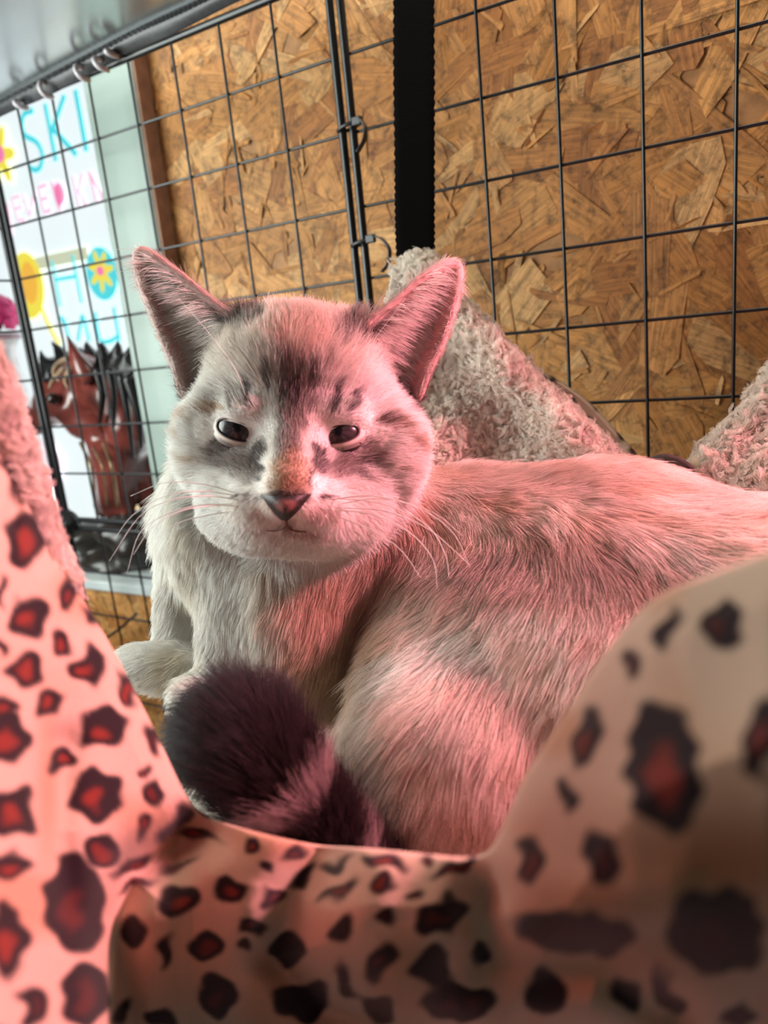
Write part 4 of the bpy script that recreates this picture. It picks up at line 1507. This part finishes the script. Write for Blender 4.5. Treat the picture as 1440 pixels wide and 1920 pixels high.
def leopard(x, y, sp=SPA):
    P = np.stack([x, y], 1)
    wob = 9.0
    xx = x + wob * snoise(P, 1 / 75.0, 51) + 0.8 * snoise(P, 1 / 12.0, 53)
    yy = y + wob * snoise(P, 1 / 75.0, 52) + 0.8 * snoise(P, 1 / 12.0, 54)
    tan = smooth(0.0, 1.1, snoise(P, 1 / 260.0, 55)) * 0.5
    for (bx, by, rx, ry, st) in ((1350, 1620, 240, 130, .9), (1130, 1690, 160, 60, .7), (1180, 1800, 300, 70, .6), (1370, 1500, 100, 120, .5), (330, 1800, 130, 110, .4), (90, 1480, 22, 170, .5)):  # tan blotches: cloth colour plus warm bounce and shading painted in
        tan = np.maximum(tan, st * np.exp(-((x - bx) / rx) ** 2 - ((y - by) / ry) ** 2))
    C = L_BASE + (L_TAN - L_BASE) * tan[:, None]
    for (cx, cy, rx, ry, an, ht) in sp:
        m = np.nonzero((np.abs(x - cx) < 1.7 * max(rx, ry) + 16) & (np.abs(y - cy) < 1.7 * max(rx, ry) + 16))[0]
        if not len(m):
            continue
        a = math.radians(an)
        dx, dy = xx[m] - cx, yy[m] - cy
        u, v = (dx * math.cos(a) + dy * math.sin(a)) / rx, (-dx * math.sin(a) + dy * math.cos(a)) / ry
        r = np.sqrt(u * u + v * v)
        sft = 5.0 / max(min(rx, ry), 8)
        w = smooth(1 + sft, 1 - sft, r)
        C[m] += (L_DARK - C[m]) * w[:, None]
        if ht > 0:
            c = smooth(0.60, 0.20, np.sqrt((u + .05) ** 2 + (v - .12) ** 2)) * ht
            C[m] += (L_RED - C[m]) * c[:, None]
    return C

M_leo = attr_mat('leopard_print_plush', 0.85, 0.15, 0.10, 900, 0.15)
M_leo.node_tree.nodes['Principled BSDF'].inputs['Sheen Weight'].default_value = 0.15

EDX = [-420, -250, -120, -40, 0, 30, 60, 100, 130, 165, 200, 235, 270, 300, 335, 360, 390, 450, 520, 600, 700, 800, 870, 920, 945, 965, 1010, 1060, 1105, 1150, 1190, 1230, 1290, 1350, 1440, 1600, 1850]
EDY = [420, 590, 700, 800, 850, 900, 960, 1050, 1090, 1145, 1205, 1270, 1340, 1400, 1480, 1520, 1536, 1555, 1573, 1588, 1594, 1604, 1612, 1606, 1570, 1500, 1420, 1350, 1275, 1210, 1160, 1120, 1090, 1068, 1032, 985, 940]
EDD = [.140, .155, .168, .177, .181, .184, .187, .191, .194, .197, .200, .203, .205, .206, .206, .204, .199, .192, .185, .178, .172, .163, .155, .148, .143, .139, .133, .128, .124, .120, .117, .115, .112, .110, .107, .104, .102]
def edge_y(x):
    e = np.interp(x, EDX, EDY)
    for s in (-12, 12, -24, 24):
        e = e + np.interp(x + s, EDX, EDY)
    return e / 5
def edge_d(x):
    return np.interp(x, EDX, EDD)

def cloth_depth(x, y):
    e = edge_y(x)
    t = (y - e) / 600.0
    d = edge_d(x) - 0.030 * np.where(x < 300, np.clip(t, 0, 2), np.clip(t, 0, 0.6 + 1.4 * smooth(420, 300, x))) - 0.004 * np.sqrt(np.clip(t * 6, 0, 1))
    rt = smooth(780, 1050, x)                   # the near right bulge turns under lower down
    d += rt * 0.055 * np.clip((y - 1460) / 500.0, 0, 1.2) ** 2.0 + (1 - rt) * 0.050 * np.clip((y - 1700) / 300.0, 0, 1.4) ** 1.6 * smooth(150, 400, x)
    def fold(pts, width, depth):
        P = np.array(pts, float)
        best = np.full(x.shape, 1e9)
        for a, b in zip(P[:-1], P[1:]):
            ab = b - a
            u = np.clip(((x - a[0]) * ab[0] + (y - a[1]) * ab[1]) / (ab @ ab), 0, 1)
            best = np.minimum(best, np.hypot(x - a[0] - u * ab[0], y - a[1] - u * ab[1]))
        return depth * np.exp(-(best / width) ** 2)
    d += fold([(392, 1548), (330, 1590), (240, 1640), (215, 1720), (225, 1860), (235, 2050)], 46, 0.018)
    d += fold([(120, 1400), (100, 1560), (130, 1700)], 40, 0.005)
    d += fold([(600, 1600), (555, 1680), (520, 1790), (600, 1880), (760, 1930), (900, 1990)], 50, 0.020)
    d += fold([(915, 1680), (900, 1720), (930, 1790), (1010, 1830), (1120, 1820), (1260, 1900)], 50, 0.014)
    d += fold([(880, 1830), (1000, 1950), (1200, 2010)], 60, 0.010)
    d += fold([(30, 860), (40, 920), (20, 980)], 16, 0.004)
    d -= fold([(420, 1560), (330, 1720), (360, 1900)], 50, 0.004)
    d -= fold([(700, 1640), (680, 1740), (740, 1840)], 60, 0.006)
    d -= fold([(1000, 1650), (1060, 1690), (1250, 1690)], 60, 0.004)
    return np.maximum(d, 0.075)

def front_cloth():
    xs = np.unique(np.concatenate([np.arange(-420, -40, 20), np.arange(-40, 1480, 5.0), np.arange(1480, 1860, 20)]))
    nt = 190
    V, PX, PY = [], [], []
    # the first rows roll over the lip to the inside
    tt = np.linspace(0, 1, nt) ** 1.1
    X = np.repeat(xs, nt)
    E0 = edge_y(X)
    T = np.tile(tt, len(xs))
    BOT = np.maximum(2060, E0 + 300)
    Y = E0 + (BOT - E0) * T
    D = cloth_depth(X, Y)
    V = np.stack([(X - 720) * D / F, -(Y - 960) * D / F, -D], 1)
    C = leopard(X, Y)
    # roll rows: behind the lip
    nr = 6
    V = V.reshape(len(xs), nt, 3)
    C = C.reshape(len(xs), nt, 3)
    roll = []
    rc = []
    for j in range(nr, 0, -1):
        a = j / nr
        p = V[:, 0].copy()
        p[:, 2] -= 0.010 * a
        p[:, 1] -= 0.0015 * (1 - math.cos(a * 2.4)) * 3
        roll.append(p)
        rc.append(C[:, 0])
    V = np.concatenate([np.stack(roll, 1), V], 1)
    C = np.concatenate([np.stack(rc, 1), C], 1)
    n0, n1 = V.shape[:2]
    # back skin of the cloth, 2.5 mm behind
    Vf = V.reshape(-1, 3)
    o = mesh('leopard_front', Vf @ CAM.T, [q[::-1] for q in grid_faces(n0, n1)], M_leo, ham, cols=C.reshape(-1, 3))
    so = o.modifiers.new('thickness', 'SOLIDIFY')
    so.thickness, so.offset = 0.0025, -1
    tag(o, 'leopard print plush with red brown hearts in the dark spots')
    return o
front_cloth()

# ---- sherpa fleece: bumpy sheet plus short curly fibres
M_sherpa = plain('sherpa_base', (0.70, 0.62, 0.54), 0.9, 0.12, 200, 0, 0.6)
def sherpa_sheet(name, G, nhair, seed, bump=0.0030, hair=0.0060, hr=0.00008, col=(0.86, 0.79, 0.71), nclump=None, part_label=None):
    """G: nu x nv x 3 camera-frame grid, facing the viewer"""
    nu, nv = G.shape[:2]
    V = G.reshape(-1, 3)
    Q = np.array(grid_faces(nu, nv))
    N = vnormals(V, Q)
    flip = (N * -V).sum(1).mean() < 0
    if flip:
        N, Q = -N, Q[:, ::-1]
    b = snoise(V, 1 / 0.0095, seed, 14) * 0.6 + snoise(V, 1 / 0.0055, seed + 1, 14) * 0.4
    V2 = V + N * (np.abs(b) * bump)[:, None]
    o = mesh(name, V2 @ CAM.T, Q, M_sherpa, ham)
    so = o.modifiers.new('thickness', 'SOLIDIFY')
    so.thickness, so.offset = 0.003, -1
    N2 = vnormals(V2, Q)
    P, Nn = scatter(V2, N2, Q, nhair)
    n, m = len(P), 7
    tt = np.linspace(0, 1, m)
    T1 = np.cross(Nn, [0.3, 1.0, 0.2])
    T1 /= np.linalg.norm(T1, axis=1)[:, None] + 1e-9
    T2 = np.cross(Nn, T1)
    # every tuft shares one lean and one curl
    wob = np.stack([snoise(P, 1 / 0.010, seed + s, 12) for s in (2, 3, 4)], 1)
    L = hair * rng.normal(1, .2, n).clip(.5, 1.5)
    ph = wob[:, 0] * 4 + rng.normal(0, .5, n)
    H = np.zeros((n, m, 3))
    for i, s in enumerate(tt):
        cr = 0.30 * s
        H[:, i] = P + Nn * (L * (s - 0.35 * s * s))[:, None] + (T1 * (wob[:, 1] * s + cr * np.cos(ph + 7 * s) - cr * np.cos(ph))[:, None] + T2 * ((wob[:, 2] - .4) * s + cr * np.sin(ph + 7 * s))[:, None]) * (L * 0.75)[:, None]
    c = np.array(col) * rng.normal(1, .07, (n, 1)) * (1 + 0.08 * wob[:, :1])
    fibres('fleece_pile', H @ CAM.T, M_sherpa_hair, o, c.clip(.02, .92), hr, 0.65, nclump or nhair // 14, 0.5)
    return o

def back_corner():
    xr = [(480, 806), (500, 822), (540, 848), (570, 872), (600, 900), (630, 932), (670, 968), (700, 998), (740, 1040), (780, 1082), (820, 1124), (850, 1158), (920, 1230), (1000, 1290)]
    xl = [(480, 775), (495, 752), (515, 738), (560, 727), (600, 722), (700, 716), (800, 712), (1000, 700)]
    ys = np.linspace(481, 1000, 110)
    nu = 100
    G = np.zeros((nu, len(ys), 3))
    for j, y in enumerate(ys):
        a, b = np.interp(y, *zip(*xl)), np.interp(y, *zip(*xr))
        for i in range(nu):
            t = i / (nu - 1)
            x = a + (b - a) * t
            w = (b - x)                                   # pixels in from the right edge
            hem = math.exp(-((w - 42) / 42) ** 2)
            d = 0.452 - 0.035 * (y - 480) / 520 - 0.018 * t
            d += 0.016 * math.sin(math.pi * min(max(t, 0), 1)) * min((y - 480) / 250, 1)
            d -= 0.013 * hem * min((y - 470) / 90, 1)
            d += 0.016 * smooth(22, 0, np.array(w)) * 1.0
            d += 0.004 * math.sin(x / 37.0 + y / 60.0)
            G[i, j] = K(x, y, d)
    o = sherpa_sheet('fleece_back_corner', G, 90000, 61)
    # printed underside showing past the rolled hem
    xe = np.array([(480, 800), (560, 850), (600, 893), (640, 940), (700, 1003), (720, 1030), (760, 1075), (800, 1110), (850, 1160), (900, 1210), (1000, 1290)])
    ys = np.linspace(500, 980, 120)
    V, PX, PY = [], [], []
    for y in ys:
        b = np.interp(y, xe[:, 0], xe[:, 1])
        off = float(np.interp(y, [500, 560, 600, 680, 700, 740, 790, 850, 900], [-14, -6, -3, 8, 22, 36, 40, 34, 20]))
        for i in range(40):
            t = i / 39
            x = b + off - min(150, max((y - 500) * 1.0, 4)) * (1 - t)
            d = 0.452 - 0.035 * (y - 480) / 520 - 0.002 + 0.010 * (1 - t)
            V.append(K(x, y, d + 0.012 * (t > .97)))
            PX.append(x)
            PY.append(y)
    g = np.random.default_rng(9)
    sp = []
    for q in range(900):
        x, y = g.uniform(800, 1320), g.uniform(480, 1000)
        r = g.uniform(11, 19)
        if all((x - s[0]) ** 2 + (y - s[1]) ** 2 > (s[2] + r + 2) ** 2 for s in sp):
            sp.append((x, y, r, r * g.uniform(.8, 1.4), g.uniform(-40, 40), .5))
    C = leopard(np.array(PX), np.array(PY), sp)
    mesh('leopard_underside', np.array(V) @ CAM.T, [q[::-1] for q in grid_faces(len(ys), 40)], M_leo, ham, cols=C)
back_corner()

def right_corner():
    xl = [(560, 1520), (640, 1478), (700, 1443), (760, 1395), (800, 1358), (840, 1322), (870, 1298), (900, 1290), (950, 1300), (1100, 1320)]
    ys = np.linspace(560, 1100, 80)
    nu = 80
    G = np.zeros((nu, len(ys), 3))
    V, PX, PY = [], [], []
    for j, y in enumerate(ys):
        a = np.interp(y, *zip(*xl))
        for i in range(nu):
            t = i / (nu - 1)
            x = a + 420 * t
            d = 0.384 - 0.02 * (y - 560) / 540 - 0.05 * t + 0.02 * math.exp(-(t * 420 / 20) ** 2)
            d -= 0.006 * math.sin(t * 9 + y / 90.0)
            G[i, j] = K(x, y, d)
        off = float(np.interp(y, [560, 800, 830, 880, 920], [6, 6, -5, -12, -10]))
        for i in range(30):
            t = i / 29
            x = a + off + 200 * t
            V.append(K(x, y, 0.394 - 0.02 * (y - 560) / 540 - 0.03 * t))
            PX.append(x)
            PY.append(y)
    sherpa_sheet('fleece_right_corner', G, 70000, 71)
    g = np.random.default_rng(19)
    sp = []
    for q in range(700):
        x, y = g.uniform(1240, 1760), g.uniform(540, 1120)
        r = g.uniform(9, 18)
        if all((x - s[0]) ** 2 + (y - s[1]) ** 2 > (s[2] + r + 3) ** 2 for s in sp):
            sp.append((x, y, r, r * g.uniform(.8, 1.4), g.uniform(-40, 40), .3))
    mesh('leopard_underside', np.array(V) @ CAM.T, [q[::-1] for q in grid_faces(len(ys), 30)], M_leo, ham, cols=leopard(np.array(PX), np.array(PY), sp))
    # bunched dark ribbon where the corner is tied
    for k in range(5):
        p = [(1215 + 14 * k, 868 + 3 * k, .385 + .004 * k), (1245 + 10 * k, 858 + 7 * k, .378), (1275 + 5 * k, 866 + 6 * k, .374), (1298, 882 + 5 * k, .372)]
        tube('tie_ribbon', np.array([W(*q) for q in spline(p, 12)]), 0.0022, M_leo_dark, ham, 8)
M_leo_dark = plain('dark_ribbon', (0.03, 0.018, 0.015), 0.8, 0.4, 300)
right_corner()

def left_lining():
    # fleece lining turned out along the left lip
    ex = [-420, -200, -80, 0, 20, 45, 60, 70, 85, 110, 140]
    ey = [300, 470, 600, 705, 770, 835, 880, 930, 985, 1050, 1100]
    us = np.linspace(-300, 138, 90)
    G = np.zeros((90, 60, 3))
    for i, x in enumerate(us):
        y0 = np.interp(x, ex, ey)
        for j in range(60):
            t = j / 59
            y = y0 + 200 * t
            d = edge_d(np.array(x)) + 0.006 + 0.010 * math.exp(-(t * 200 / 22) ** 2)
            G[i, j] = K(x, y, float(d) - 0.003 * math.sin(math.pi * t))
    sherpa_sheet('fleece_lining', G, 45000, 81, bump=0.0015, hair=0.0045)
left_lining()

# fleece floor of the hammock under the cat
def basin():
    nu, nv = 60, 60
    low = CATW[:, 2].min()
    lip = W(700, 1594, 0.19)
    far = W(1000, 1000, 0.43)
    V = []
    kd = KDTree(len(CATW[::6]))
    for i, p in enumerate(CATW[::6]):
        kd.insert((p[0], p[1], 0), i)
    kd.balance()
    base = CATW[::6]
    cx, cy = CATW[:, 0].mean(), CATW[:, 1].mean()
    x0, x1, y0, y1 = CATW[:, 0].min() - .03, CATW[:, 0].max() + .06, CATW[:, 1].min() - .02, CATW[:, 1].max() + .03
    H = np.zeros((nu, nv))
    for i in range(nu):
        for j in range(nv):
            x, y = x0 + (x1 - x0) * i / (nu - 1), y0 + (y1 - y0) * j / (nv - 1)
            near = [base[q[1]][2] for q in kd.find_range((x, y, 0), 0.014)]
            H[i, j] = min(near) if near else np.nan
    m = np.isnan(H)
    fill = np.where(m, np.nanmin(H) + 0.012, H)
    for k in range(200):
        A = fill.copy()
        A[1:-1, 1:-1] = (fill[:-2, 1:-1] + fill[2:, 1:-1] + fill[1:-1, :-2] + fill[1:-1, 2:]) / 4
        fill = np.where(m, A, np.minimum(A, H))
    G = np.zeros((nu, nv, 3))
    for i in range(nu):
        for j in range(nv):
            p = np.array([x0 + (x1 - x0) * i / (nu - 1), y0 + (y1 - y0) * j / (nv - 1), fill[i, j] - 0.004])
            G[i, j] = CAM.T @ p
    sherpa_sheet('fleece_floor', G, 14000, 91)
basin()
